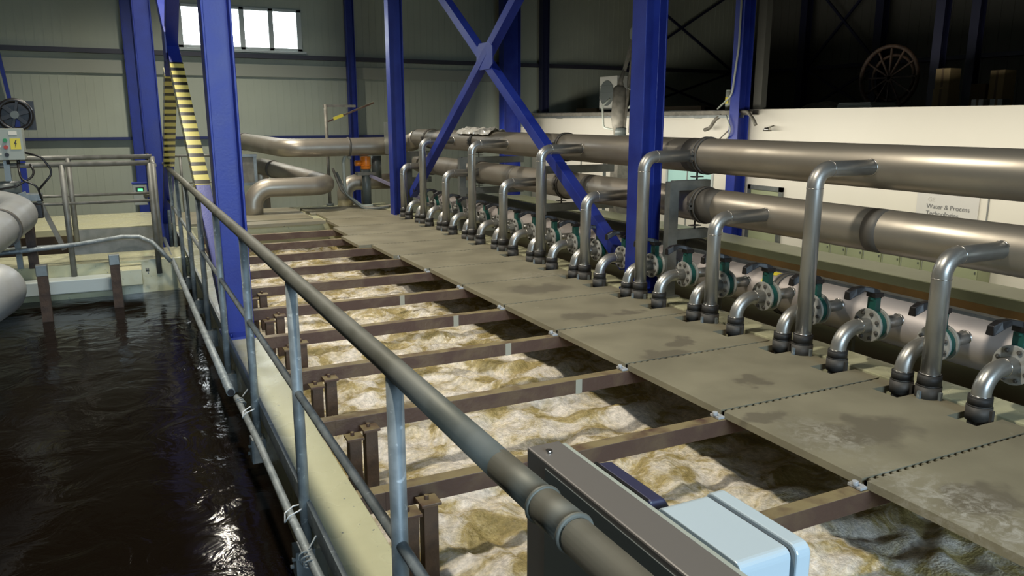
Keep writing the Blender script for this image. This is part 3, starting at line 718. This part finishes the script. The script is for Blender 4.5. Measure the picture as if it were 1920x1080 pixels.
# sign with the lettering
sg = thing('wall_sign', 'off white sign board with small grey lettering on the office wall', 'sign', (OX - .02, 7.22, .3))
MB().box(0, .018, -.52, .42, -.25, .42).build('sign_board', mat('off_white_sign', (.66, .64, .60), .5), sg)
def text(body, size, y, z, m, parent, name='lettering', x=-.004):
    cu = bpy.data.curves.new(name, 'FONT'); cu.body = body; cu.size = size; cu.extrude = .0015
    tmp = bpy.data.objects.new('tmp_text', cu); C.objects.link(tmp)
    bpy.context.view_layer.update()
    me = bpy.data.meshes.new_from_object(tmp.evaluated_get(bpy.context.evaluated_depsgraph_get()))
    bpy.data.objects.remove(tmp)
    me.materials.clear(); me.materials.append(m)
    o = bpy.data.objects.new(name, me); C.objects.link(o)
    o.parent = parent; o.matrix_local = Matrix(((0, 0, -1, x), (-1, 0, 0, y), (0, 1, 0, z), (0, 0, 0, 1)))
    return o
text('G', .085, .245, .265, M_PALETXT, sg); text('E', .085, .175, .265, M_PALETXT, sg)
text('Water & Process', .094, .255, .165, M_TEXT, sg)
text('Technologies', .094, .255, .065, M_TEXT, sg)
# green lockers along the foot of the wall
edges = [6.43, 6.98, 7.28, 7.62, 7.94, 8.28, 8.60, 8.92, 9.40]
for k in range(len(edges) - 1):
    a, b = edges[k], edges[k + 1]
    t = thing('locker', '%s green metal locker from the camera in the row below the sign' % ORD[k], 'locker', (10.25, (a + b) / 2, ZF), 'green lockers in front of the office wall')
    h = (b - a) / 2
    MB().box(-.12, .14, -h, h, 0, ZF * -1 + .18).build('locker_body', M_GREENP, t)
    dr = MB().box(-.135, -.12, -h + .008, h - .008, .1, ZF * -1 + .16).build('locker_door', M_GREENP, t, bevel=.003)
    MB().box(-.145, -.135, -h + .03, -h + .045, ZF * -1 - .32, ZF * -1 - .29).build('latch', M_CHAR, dr)
    MB().box(-.139, -.1355, h - .03, h - .024, .1, ZF * -1 + .16).build('door_seam', MATS['grey_wall_joint'], dr)
# slim dark columns and braces far inside the mezzanine
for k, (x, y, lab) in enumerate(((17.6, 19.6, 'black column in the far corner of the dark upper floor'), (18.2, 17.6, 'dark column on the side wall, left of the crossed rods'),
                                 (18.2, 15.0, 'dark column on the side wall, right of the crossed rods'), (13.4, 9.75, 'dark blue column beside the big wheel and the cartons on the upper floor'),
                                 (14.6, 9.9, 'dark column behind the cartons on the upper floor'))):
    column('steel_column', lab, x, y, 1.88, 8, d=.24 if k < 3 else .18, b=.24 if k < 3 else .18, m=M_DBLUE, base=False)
for lab, ya, yb, za, zb in (('thin crossed dark rods high on the side wall of the upper floor', 15.1, 17.5, 3.25, 5.6), ('thin crossed dark rods low on the side wall of the upper floor', 15.1, 17.5, 1.95, 3.15),):
    t = thing('rod_brace', lab, 'brace', (18.25, (ya + yb) / 2, za))
    h = (yb - ya) / 2
    MB().bar((0, -h, 0), (0, h, zb - za), .06, .06).build('rod', M_DBLUE, t); MB().bar((0.05, -h, zb - za), (0.05, h, 0), .06, .06).build('rod', M_DBLUE, t)
for lab, xa, xb, za, zb in (('thin crossed dark rods high on the far wall right of the big column', 13.4, 17.4, 3.25, 5.6), ('thin crossed dark rods low on the far wall right of the big column', 13.4, 17.4, 1.95, 3.15)):
    t = thing('rod_brace', lab, 'brace', ((xa + xb) / 2, 19.75, za)); h = (xb - xa) / 2
    MB().bar((-h, 0, 0), (h, 0, zb - za), .06, .06).build('rod', M_DBLUE, t); MB().bar((-h, .05, zb - za), (h, .05, 0), .06, .06).build('rod', M_DBLUE, t)
t = thing('spoked_wheel', 'large dark spoked wheel standing on the upper floor beside the dark blue column', 'wheel', (13.2, 10.6, 1.88))
MB().torus((0, 0, .62), (1, .1, 0), .58, .04, 40, 8).build('rim', M_RUSTD, t)
MB().torus((.12, 0, .62), (1, .1, 0), .42, .03, 40, 8).build('rim', M_RUSTD, t)
for i in range(6):
    a = PI * i / 6; MB().bar((.02, -.57 * math.cos(a), .62 - .57 * math.sin(a)), (.02, .57 * math.cos(a), .62 + .57 * math.sin(a)), .03, .03).build('spoke', M_RUSTD, t)
def carton(lab, x, y, z, sx, sy, sz, m=M_CARD, rz=0, grp='cartons on the upper floor'):
    t = thing('cardboard_box', lab, 'box', (x, y, z), grp, rz)
    MB().box(-sx / 2, sx / 2, -sy / 2, sy / 2, 0, sz).build('box_shell', m, t, bevel=.006)
    MB().box(-sx / 2 - .002, sx / 2 + .002, -.02, .02, sz * .1, sz + .002).build('tape_strip', M_WOOD, t)
carton('pale lower carton beside the dark blue column', 12.6, 8.95, 1.88, .3, .28, .34)
carton('pale upper carton stacked beside the dark blue column', 12.6, 8.95, 2.22, .28, .26, .34)
carton('brown carton low in the shelf, left of the tall ones', 13.0, 8.55, 1.88, .34, .26, .42, M_WOOD)
carton('tall brown carton in the middle of the dark shelf', 12.9, 8.2, 1.88, .3, .24, .62, M_CARD)
carton('short white carton at the front of the dark shelf', 12.2, 8.05, 1.88, .2, .2, .15, M_FLANGE)
carton('small grey carton at the front right of the shelf', 12.2, 7.75, 1.88, .2, .2, .15, M_FRAME)
t = thing('board_stack', 'stack of pale dusty boards lying at the edge of the upper floor', 'boards', (11.2, 9.35, 1.88))
for i in range(4): MB().box(-.3, .3, -.36 + .02 * i, .38 - .015 * i, .03 * i, .03 * i + .026).build('board', M_CTRL, t)
t = thing('canvas_bundle', 'low grey heap of folded cloth on the upper floor left of the boards', 'bundle', (11.2, 10.25, 1.88))
vs = []; fs = []
for j in range(13):
    for i in range(25):
        u, v = i / 24 * 2 - 1, j / 12 * 2 - 1; hgt = max(0, (1 - u * u)) ** .5 * max(0, 1 - v * v) ** .5
        vs.append((v * .25, u * .42, hgt * (.15 + .05 * noise.noise(Vector((u * 3, v * 3, 1))))))
for j in range(12):
    for i in range(24): a = j * 25 + i; fs.append((a, a + 1, a + 26, a + 25))
MB().add(vs, fs, True).build('folded_cloth', M_DIRT, t)
# duct tray along the top edge of the office wall, with the loose hoses
t = thing('cable_tray', 'grey cable tray running along the top of the white wall', 'cable tray', (OX - .10, 11.0, 1.80))
MB().box(-.08, .08, 0, 8.6, 0, .015).box(-.08, -.07, 0, 8.6, .015, .08).box(.07, .08, 0, 8.6, .015, .08).build('tray_channel', M_DIRT, t)
MB().box(-.10, -.085, 0.2, 8.6, -.05, .0).build('tray_lip', M_FRAME, t)
for y in (1.6, 4.4, 7.2): MB().box(-.06, .09, y - .03, y + .03, -.06, 0).build('tray_bracket', M_CHAR, t)
def wire(lab, pts, r, m, name='cable', cat='cable', seg=8, b=.2):
    o = Vector(pts[0]); mb = MB().sweep(fillet([Vector(p) - o for p in pts], b, 6) if len(pts) > 2 else [Vector(p) - o for p in pts], r, seg)
    ob = mb.build(name, m, loc=o); tag(ob, lab, cat); return ob
wire('pale cable running down the blue column onto the cable tray', [(10.05, 11.25, 5.0), (10.05, 11.25, 3.0), (10.04, 11.35, 2.15), (10.2, 11.9, 1.92)], .018, M_CTRL)
wire('grey corrugated hose drooping left of the column under the tray', [(10.28, 11.75, 1.86), (10.2, 11.95, 1.72), (10.2, 12.1, 1.55), (10.2, 12.25, 1.52)], .035, M_DIRT, 'hose', 'hose')
wire('grey hose sticking out right of the column towards the floodlight', [(10.2, 11.35, 1.87), (10.12, 11.0, 1.86), (10.05, 10.75, 1.70), (10.05, 10.70, 1.62)], .03, M_DIRT, 'hose', 'hose')
wire('thin cable looping under the tray in front of the blue column', [(10.02, 11.45, 1.80), (10.02, 11.3, 1.55), (10.02, 11.35, 1.42), (10.1, 11.5, 1.35)], .012, M_CTRL)
wire('thin cable slanting down left of the blue column', [(10.2, 11.42, 1.62), (10.2, 11.95, 1.25)], .012, M_DIRT)
t = thing('floodlight', 'small round chrome lamp head hanging on the white wall under the hose end', 'lamp', (10.25, 10.62, 1.53))
MB().cyl((0, 0, 0), (0, 0, .05), .07, 16, .05).build('lamp_housing', M_WELD, t); MB().cyl((0, 0, -.015), (0, 0, 0), .075, 16).build('lamp_ring', M_DIRT, t); MB().bar((.0, 0, .04), (.14, 0, .08), .02, .02).build('lamp_arm', M_DIRT, t)
t = thing('canister', 'pale grey upright canister with a yellow label above the cable tray', 'canister', (10.62, 12.05, 1.90))
MB().cyl((0, 0, 0), (0, 0, .36), .085, 20).cyl((0, 0, .36), (0, 0, .38), .08, 20).build('can_body', M_CTRL, t)
MB().box(-.089, -.080, -.045, .035, .12, .24).build('yellow_label', M_YEL, t)
MB().cyl((.0, -.17, 0), (0, -.17, .26), .05, 14).build('side_bottle', M_WOOD, t)
# folding arm standing behind the uppermost header
ax, ay = 9.3, 13.88
t = thing('hoist_arm', 'dusty grey folded hoist arm standing upright behind the uppermost header pipe', 'hoist', (ax, ay, .0))
mb = MB(); mb.sweep([(0, 0, 1.35), (-.02, .02, 1.75), (-.01, .0, 2.35), (.01, 0, 2.42)], .1, 18, True, [.10, .15, .135, .05]); mb.build('lower_tube', M_DIRT, t)
MB().sweep([(0, 0, 2.40), (.0, 0, 2.5), (.05, -.05, 2.72)], .045, 12, True, [.075, .05, .03]).build('neck', M_DIRT, t)
MB().bar((.05, -.05, 2.70), (.15, -.22, 3.38), .05, .07).build('upper_arm', M_DIRT, t)
MB().bar((.15, -.22, 3.38), (.06, -.10, 1.55), .035, .05).build('tie_rod', M_DIRT, t)
MB().bar((.18, -.27, 3.3), (.12, -.24, 1.45), .08, .05).build('rear_strut', M_DIRT, t)
MB().cyl((.08, -.22, 3.42), (.22, -.26, 3.42), .11, 14).build('pulley', M_CTRL, t)
MB().torus((.17, -.33, 3.05), (1, 0, 0), .06, .02, 14, 6).build('hook', M_GALV, t)
MB().box(-.15, .2, -.2, .15, 1.15, 1.40).cyl((.0, -.05, 1.4), (.0, -.05, 1.55), .12, 14).build('winch_base', M_CHAR, t)
MB().box(-.12, .16, -.16, .12, -2.4, 1.15).build('pedestal', M_DIRT, t)
MB().tube([(-.08, .0, 1.5), (-.16, .35, 1.55), (-.16, .42, 2.0), (-.05, .30, 2.15)], .02, .08, 8).build('hose_loop', M_CTRL, t)
MB().tube([(.05, -.25, 1.95), (.02, -.42, 2.05), (.02, -.40, 2.3), (.05, -.2, 2.35)], .018, .06, 8).build('hose_loop', M_CTRL, t)
t = thing('fan_unit', 'white outdoor fan unit standing at the edge of the upper floor behind the hoist arm', 'air conditioner', (10.75, 16.35, 1.88))
MB().box(-.15, .15, -.38, .38, .06, .86).build('casing', mat('dusty_white_metal', (.42, .42, .38), .5), t, bevel=.01)
MB().cyl((-.165, .05, .46), (-.15, .05, .46), .30, 28).build('fan_grille', M_CHAR, t)
for z in (.30, .46, .62): MB().box(-.172, -.165, -.24, .34, z, z + .012).build('guard_wire', M_FRAME, t)
for y in (-.3, .3): MB().box(-.15, .15, y - .03, y + .03, 0, .06).build('foot', M_CHAR, t)
for k, (y0, y1) in enumerate(((17.0, 18.0), (13.0, 14.4))):
    t = thing('timber_pallet', ('brown timber pallet left of the fan unit', 'timber pallet right of the fan unit, beyond the column')[k], 'pallet', (11.0, (y0 + y1) / 2, 1.88))
    for i in range(3): MB().box(-.3 + .28 * i, -.2 + .28 * i, y0 - (y0 + y1) / 2, y1 - (y0 + y1) / 2, 0, .09).build('bearer', M_WOOD, t)
    MB().box(-.3, .36, y0 - (y0 + y1) / 2, y1 - (y0 + y1) / 2, .09, .115).build('deck', M_WOOD, t)

# ================================================================== far end pipes
def pipe(name, lab, pts, r, b, m=M_STEEL, rings=(), seg=32):
    o = Vector(pts[0]); t = thing(name, lab, 'pipe', o)
    MB().tube([Vector(p) - o for p in pts], r, b, seg, 12).build('pipe_run', m, t)
    for c, ax in rings: MB().ring(Vector(c) - o, ax, r + .012, .04).build('pipe_clamp', M_DARKBAND, t)
    return t
pipe('cross_pipe', 'large stainless pipe crossing to the left at the far end of the upper header', [(5.15, 14.62, 1.37), (5.15, 15.4, 1.20), (2.75, 15.4, 1.18), (2.15, 18.4, 1.28)], .175, .42, rings=[((3.95, 15.4, 1.192), (1, 0, 0)), ((2.3, 17.65, 1.255), (.2, -1, -.03))])
pipe('return_bend_pipe', 'stainless pipe rising from the tank end and doubling back in a hairpin bend', [(2.02, 15.0, -.03), (2.02, 15.0, .48), (3.55, 15.0, .48), (2.65, 17.6, .72), (2.62, 17.95, .72), (2.62, 17.95, -2.3)], .175, [.34, .30, .3, .2], rings=[((2.78, 17.2, .69), (.33, -.94, -.08))])
pipe('elbow_pipe', 'dark stainless elbow pipe behind the orange actuator', [(3.98, 15.95, -.03), (3.98, 15.95, .45), (4.65, 15.95, .45), (4.95, 15.95, .45)], .16, .24, rings=[((4.4, 15.95, .45), (1, 0, 0))])
t = thing('pipe_stand', 'grey steel stand under the far left end of the crossing pipe', 'support', (2.12, 16.7, -.04))
for x in (-.22, .22): MB().box(x - .03, x + .03, -.04, .04, 0, 1.02).build('stand_leg', M_FRAME, t)
MB().box(-.20, .19, -.02, .02, .5, 1.02).build('stand_plate', M_DIRT, t)
MB().box(-.26, .26, -.05, .05, 1.02, 1.07).build('cross_bar', M_FRAME, t); MB().box(-.19, .19, -.03, .03, .44, .5).build('lower_bar', M_FRAME, t)
t = thing('end_plate', 'grey flange plate box at the far end of the upper header pipe', 'flange', (5.0, 14.75, 1.05))
MB().box(-.36, -.32, -.08, .5, 0, .62).build('plate', M_FRAME, t); MB().box(-.32, -.16, .0, .06, .05, .5).build('gusset', M_FRAME, t)
t = thing('davit_post', 'rusty steel post with horizontal arm and slanting rod at the tank end', 'davit', (3.72, 16.2, -.04))
MB().sweep([(0, 0, 0), (0, 0, 2.06)], .035, 12).build('post', M_DIRT, t); MB().cyl((0, 0, 0), (0, 0, .05), .08, 14).build('foot_plate', M_CHAR, t)
MB().bar((-.05, 0, 2.03), (.62, 0, 2.03), .04, .05).build('arm', M_DIRT, t); MB().bar((.03, -.04, 1.72), (1.0, -.04, 2.10), .03, .035).build('slanting_rod', M_RUST, t)
MB().bar((.14, -.06, 1.77), (.34, -.06, 1.85), .02, .06).build('yellow_tag', M_YEL, t)
t = thing('valve_actuator', 'orange valve actuator on a pipe stub at the far end of the walkway', 'actuator', (4.33, 15.55, .0))
MB().cyl((0, 0, .74), (0, 0, .99), .10, 20).cyl((0, 0, .80), (0, 0, .82), .11, 20).build('actuator_head', M_ORANGE, t, bevel=.008)
MB().cyl((-.22, 0, .86), (-.09, 0, .86), .055, 14).build('side_knob', M_ORANGE, t)
MB().cyl((0, 0, .0), (0, 0, .74), .09, 18).build('valve_stem', M_CHAR, t); MB().box(-.2, .18, -.1, .1, .62, .68).build('bracket', M_DIRT, t)
MB().cyl((.22, 0, .55), (.22, 0, 1.0), .1, 16).build('motor', M_CHAR, t)
wire('pale thick hose arching down beside the orange actuator', [(4.0, 15.5, .95), (3.93, 15.5, 1.08), (3.86, 15.5, .9), (3.86, 15.45, .25), (4.15, 15.3, .02), (4.35, 15.2, .03)], .035, M_CTRL, 'hose', 'hose', 10, .12)
wire('second brown hose sagging from the far pipes to the column foot', [(3.62, 15.4, .78), (3.75, 15.3, .35), (4.05, 15.1, .02), (4.35, 14.8, .02), (4.75, 14.4, .16)], .026, M_DIRT, 'hose', 'hose', 10, .25)
wire('third hose lying over the walkway edge by the blue column', [(3.68, 15.35, .70), (3.82, 15.2, .28), (4.1, 15.0, -.01), (4.5, 14.6, .05)], .022, M_CHAR, 'hose', 'hose', 10, .25)
t = thing('slanting_bar', 'violet grey steel bar slanting down to the far column foot', 'bar', (4.35, 15.3, .62))
MB().bar((0, 0, 0), (.75, -1.0, -.42), .07, .05).build('bar', mat('violet_grey_paint', (.20, .19, .27), .45), t)
# crumpled sheet on the uppermost header
vs = []; fs = []
for j in range(11):
    for i in range(30):
        u = i / 29; v = j / 10 * 2 - 1; a = v * .95
        rr = .172 + .035 + .05 * noise.noise(Vector((u * 9, v * 3, 2))) + .03 * abs(noise.noise(Vector((u * 20, v * 8, 5))))
        vs.append((math.sin(a) * rr, u * 1.3, math.cos(a) * rr))
for j in range(10):
    for i in range(29): a = j * 30 + i; fs.append((a, a + 1, a + 31, a + 30))
o = MB().add(vs, fs, False).build('plastic_sheet', M_CLOTH, loc=(5.15, 11.0, 1.37)); tag(o, 'crumpled clear plastic sheet draped over the uppermost header pipe', 'plastic sheet')
sm = o.modifiers.new('thickness', 'SOLIDIFY'); sm.thickness = .004
t = thing('wall_box', 'small white box fixed to the right of the far blue column', 'box', (9.78, 19.2, 1.30)); MB().box(-.14, .14, -.08, .08, 0, .30).build('box_body', M_WHITE, t, bevel=.01)
MB().box(-.14, .14, -.09, -.08, .22, .30).build('box_lid', M_CTRL, t)
MB().box(-.05, .05, .08, .5, .1, .16).build('wall_bracket', M_CHAR, t)

# ================================================================== left side: cross walkway with its railings
def rail(lab, y, x0, x1, zt, posts, zm, h=-.12):
    t = thing('guard_rail', lab, 'railing', (x1, y, 0))
    MB().cyl((x0 - x1, 0, zt), (0, 0, zt), .030, 16).build('top_rail', M_GALVO, t)
    MB().cyl((x0 - x1, 0, zm), (0, 0, zm), .018, 12).build('mid_rail', M_GALVO, t)
    for x in posts: MB().cyl((x - x1, 0, h), (x - x1, 0, zt), .033, 14).build('rail_post', M_GALVO, t)
    return t
t = rail('nearer grey guard rail across the dark basin on the left', 10.62, -7, .24, 1.20, (-6.2, -3.4, -.70, .24), .74, -.18)
MB().box(-.92, -.02, .0, .02, .12, .27).build('toe_board', M_GALVO, t)
t = rail('farther grey guard rail on the far edge of the cross walkway', 11.50, -7, .30, 1.24, (-6.2, -3.4, -.68, .30), .76, -.05)
MB().box(-1.0, -.02, .0, .02, .15, .31).build('toe_board', M_GALVO, t)
t = thing('guard_rail', 'short guard rail piece joining the two walkway rails beside the left blue column', 'railing', (.30, 10.8, 0))
MB().cyl((0, 0, 1.16), (-.02, 2.2, 1.20), .03, 14).build('top_rail', M_GALVO, t); MB().cyl((0, 0, .72), (-.02, 2.2, .74), .018, 12).build('mid_rail', M_GALVO, t)
for y in (0.0, 2.2): MB().cyl((-.01, y, 0), (-.01, y, 1.18), .028, 14).build('rail_post', M_GALVO, t)
t = thing('guard_rail', 'faint guard rail beyond the tank end between the taped brace and the column', 'railing', (1.2, 16.0, 0))
MB().cyl((-.8, 0, 1.05), (.75, 0, 1.05), .025, 12).build('top_rail', M_GALVO, t); MB().cyl((-.8, 0, .55), (.75, 0, .55), .018, 12).build('mid_rail', M_GALVO, t)
for x in (-.3, .3): MB().cyl((x, 0, 0), (x, 0, 1.05), .024, 12).build('rail_post', M_GALVO, t)
t = thing('trough', 'pale grey steel trough along the water side of the cross wall', 'trough', (-3.0, 10.5, -.30))
MB().box(-4.5, 2.72, -.12, .14, 0, .16).build('trough_body', M_FRAMEW, t, bevel=.01)
t = thing('beam_bracket', 'cream square bracket block with a bolt at the end of the trough', 'bracket', (-.10, 10.35, -.20))
MB().box(-.16, .14, -.2, .3, -.02, .17).build('block', M_CREAM, t, bevel=.008); MB().cyl((.18, -.0, .12), (.22, .0, .12), .02, 8).build('bolt', M_CHAR, t)
for k, (x, y) in enumerate(((-.24, 9.95), (-.93, 9.55))):
    t = thing('water_post', ('dark rust stained post in the water right of the other one', 'dark rust stained post in the water beside the pipe bulb')[k], 'post', (x, y, -.60))
    MB().box(-.05, .05, -.04, .04, 0, .68).build('post', M_RUSTD, t); MB().box(-.055, .055, -.045, .045, .68, .80).build('post_top', M_FRAME, t, bevel=.006)
conduit('bent grey hose pipe sweeping over the cross wall down to the handrail foot', [(-6, 9.6, .2), (-1.3, 9.9, .30), (-.6, 10.1, .32), (-.15, 10.4, .335), (.05, 10.42, .32), (.18, 10.35, .26), (.28, 10.28, .14), (.37, 10.25, .02)], .026)
conduit('thin straight pipe behind the bent hose pipe on the cross wall', [(-6, 11.3, .12), (-.75, 11.45, .13)], .018)
# big pipes at the left frame edge
pipe('basin_pipe', 'large bright steel pipe slanting down at the left frame edge', [(-2.2, 10.35, .92), (-1.08, 10.2, .72), (-1.46, 7.9, .52), (-2.0, 6.6, .42)], .19, [.30, .4], M_ZINC, rings=[((-1.22, 9.3, .64), (.17, 1, .09))])
pipe('basin_pipe', 'rounded bright steel pipe elbow low at the left frame edge above the water', [(-2.8, 7.35, .42), (-.95, 7.3, .42), (-1.35, 5.2, .42)], .20, .27, M_ZINC)
t = thing('control_box', 'pale grey control box with buttons and a yellow warning triangle on the left', 'control box', (-1.24, 10.55, 1.27))
MB().box(-.24, .20, -.06, .16, 0, .35).build('box_body', M_CTRL, t, bevel=.006)
tr = MB().prism([(.075, .12), (.175, .12), (.125 + .05, .24), (.075, .24)], 'y', -.064, -.060).build('warning_sign', M_YEL, t)
MB().prism([(.13, .225), (.112, .18), (.124, .18), (.115, .135), (.14, .19), (.127, .19), (.142, .225)], 'y', -.066, -.064).build('lightning_mark', M_BLACK, tr)
MB().box(.07, .15, -.064, -.06, .28, .32).build('name_plate', M_WHITE, t)
MB().box(-.13, -.04, -.064, -.06, .29, .31).build('name_plate', M_WHITE, t)
for z, m in ((.22, mat('green_push_button', (.02, .25, .08), .4)), (.145, mat('red_push_button', (.45, .05, .03), .4)), (.06, M_BLACK)):
    MB().cyl((.03, -.06, z), (.03, -.08, z), .022, 12).build('push_button', m, t); MB().box(-.10, -.02, -.063, -.06, z, z + .02).build('name_plate', M_WHITE, t)
for x in (-.08, .02, .12): MB().cyl((x, .03, -.05), (x, .03, 0), .018, 8).build('cable_gland', M_BLACK, t)
MB().box(-.03, .03, .04, .10, -1.27, 0).build('stand_post', M_FRAME, t)
t = thing('pump_drive', 'dark motor and bracket on a grey channel frame above the left pipe', 'motor', (-1.15, 10.5, .60))
MB().box(-.1, .22, -.05, .25, 0.0, .16).build('gear_housing', M_BLACK, t, bevel=.01)
MB().cyl((-.35, .1, .34), (.02, .1, .34), .09, 18).build('motor_can', M_CHAR, t)
MB().bar((-.6, .0, .02), (.08, .0, .27), .1, .09).build('channel_arm', M_GALV, t); MB().box(-.05, .22, -.06, .2, .20, .28).build('channel_end', M_GALV, t, bevel=.004)
MB().cyl((.02, -.08, .0), (.02, -.08, .12), .03, 10).build('grease_cup', M_CTRL, t); MB().bar((.18, .1, .2), (.38, .1, -.4), .06, .05).build('strut', M_DIRT, t)
MB().box(.0, .10, .06, .14, -.6, .0).build('pedestal', M_RUSTD, t)
for k, pts in enumerate(([(-1.0, 10.5, 1.22), (-.95, 10.45, 1.10), (-1.15, 10.4, .98), (-1.5, 10.4, .92)], [(-1.12, 10.5, 1.22), (-1.1, 10.42, 1.05), (-.95, 10.4, .98), (-.92, 10.45, .80)], [(-1.04, 10.52, 1.35), (-.88, 10.5, 1.3), (-.78, 10.5, 1.12), (-.95, 10.45, .92)])):
    wire(('black cable looping left from under the control box', 'black cable dropping from the control box to the motor', 'black cable bowing out right of the control box')[k], pts, .012, M_BLACK, b=.1)
t = thing('hand_wheel', 'black hand wheel in front of the far wall above the control box', 'hand wheel', (-1.28, 12.4, 1.78))
MB().torus((0, 0, 0), (0, 1, 0), .19, .03, 28, 8).build('rim', M_BLACK, t)
for i in range(3):
    a = PI * i / 3 + .3; MB().bar((-.18 * math.cos(a), 0, -.18 * math.sin(a)), (.18 * math.cos(a), 0, .18 * math.sin(a)), .03, .05).build('spoke', M_BLACK, t)
MB().cyl((0, -.05, 0), (0, .06, 0), .05, 14).build('hub', M_CHAR, t); MB().box(-.35, .22, .08, .14, -.2, .18).build('back_plate', M_BLACK, t); MB().box(-.04, .04, .06, .12, -1.78, 0).build('stand_post', M_BLUE, t)
t = thing('level_controller', 'small grey controller with a green lit display beside the left blue column', 'controller', (.14, 13.6, .40))
MB().box(-.10, .10, -.05, .05, 0, .33).build('box_body', M_CTRL, t, bevel=.008); MB().box(-.06, .06, -.054, -.05, .17, .28).build('display', M_BLACK, t)
MB().box(-.03, .04, -.057, -.054, .22, .26).build('green_reading', M_GREENLED, t); MB().box(-.05, -.02, -.057, -.054, .19, .21).build('red_reading', M_REDLED, t); MB().box(.01, .03, -.057, -.054, .19, .21).build('red_reading', M_REDLED, t)
MB().box(-.11, .11, -.06, .06, .33, .355).build('rain_hood', M_BLUE, t); MB().bar((0, .04, .15), (.25, -.30, .15), .04, .04).build('wall_bracket', M_DIRT, t)
# thin blue bars on the far wall at the left
for k, (p, q) in enumerate((((-2.2, 19.8, 3.1), (-2.02, 19.8, 1.3)), ((-3.2, 19.8, 1.85), (-2.1, 19.8, 1.85)))):
    struct(MB().bar(p, q, .07, .07).build('trim_%d' % (20 + k), M_BLUE), ('slim blue bar leaning on the far wall at the left', 'short blue bar on the far wall behind the hand wheel')[k])

struct(MB().box(10.42, 10.55, 11.0, 11.2, 1.9, 8).build('trim_30', M_DARKP), 'grey cladding strip right of the blue column above the office wall')

o = MB().box(-1.15, 1.15, -.95, .95, 0, .042).build('floor_board', M_BOARD, loc=(1.75, 14.95, -.04)); tag(o, 'wide grey board covering the far end of the tank around the hairpin pipe', 'floor board')
o = MB().box(-.85, .85, -.2, .2, 0, .05).build('floor_board', M_BOARD, loc=(2.15, 13.68, -.05)); tag(o, 'narrow board lying across the gap before the far end of the tank', 'floor board')
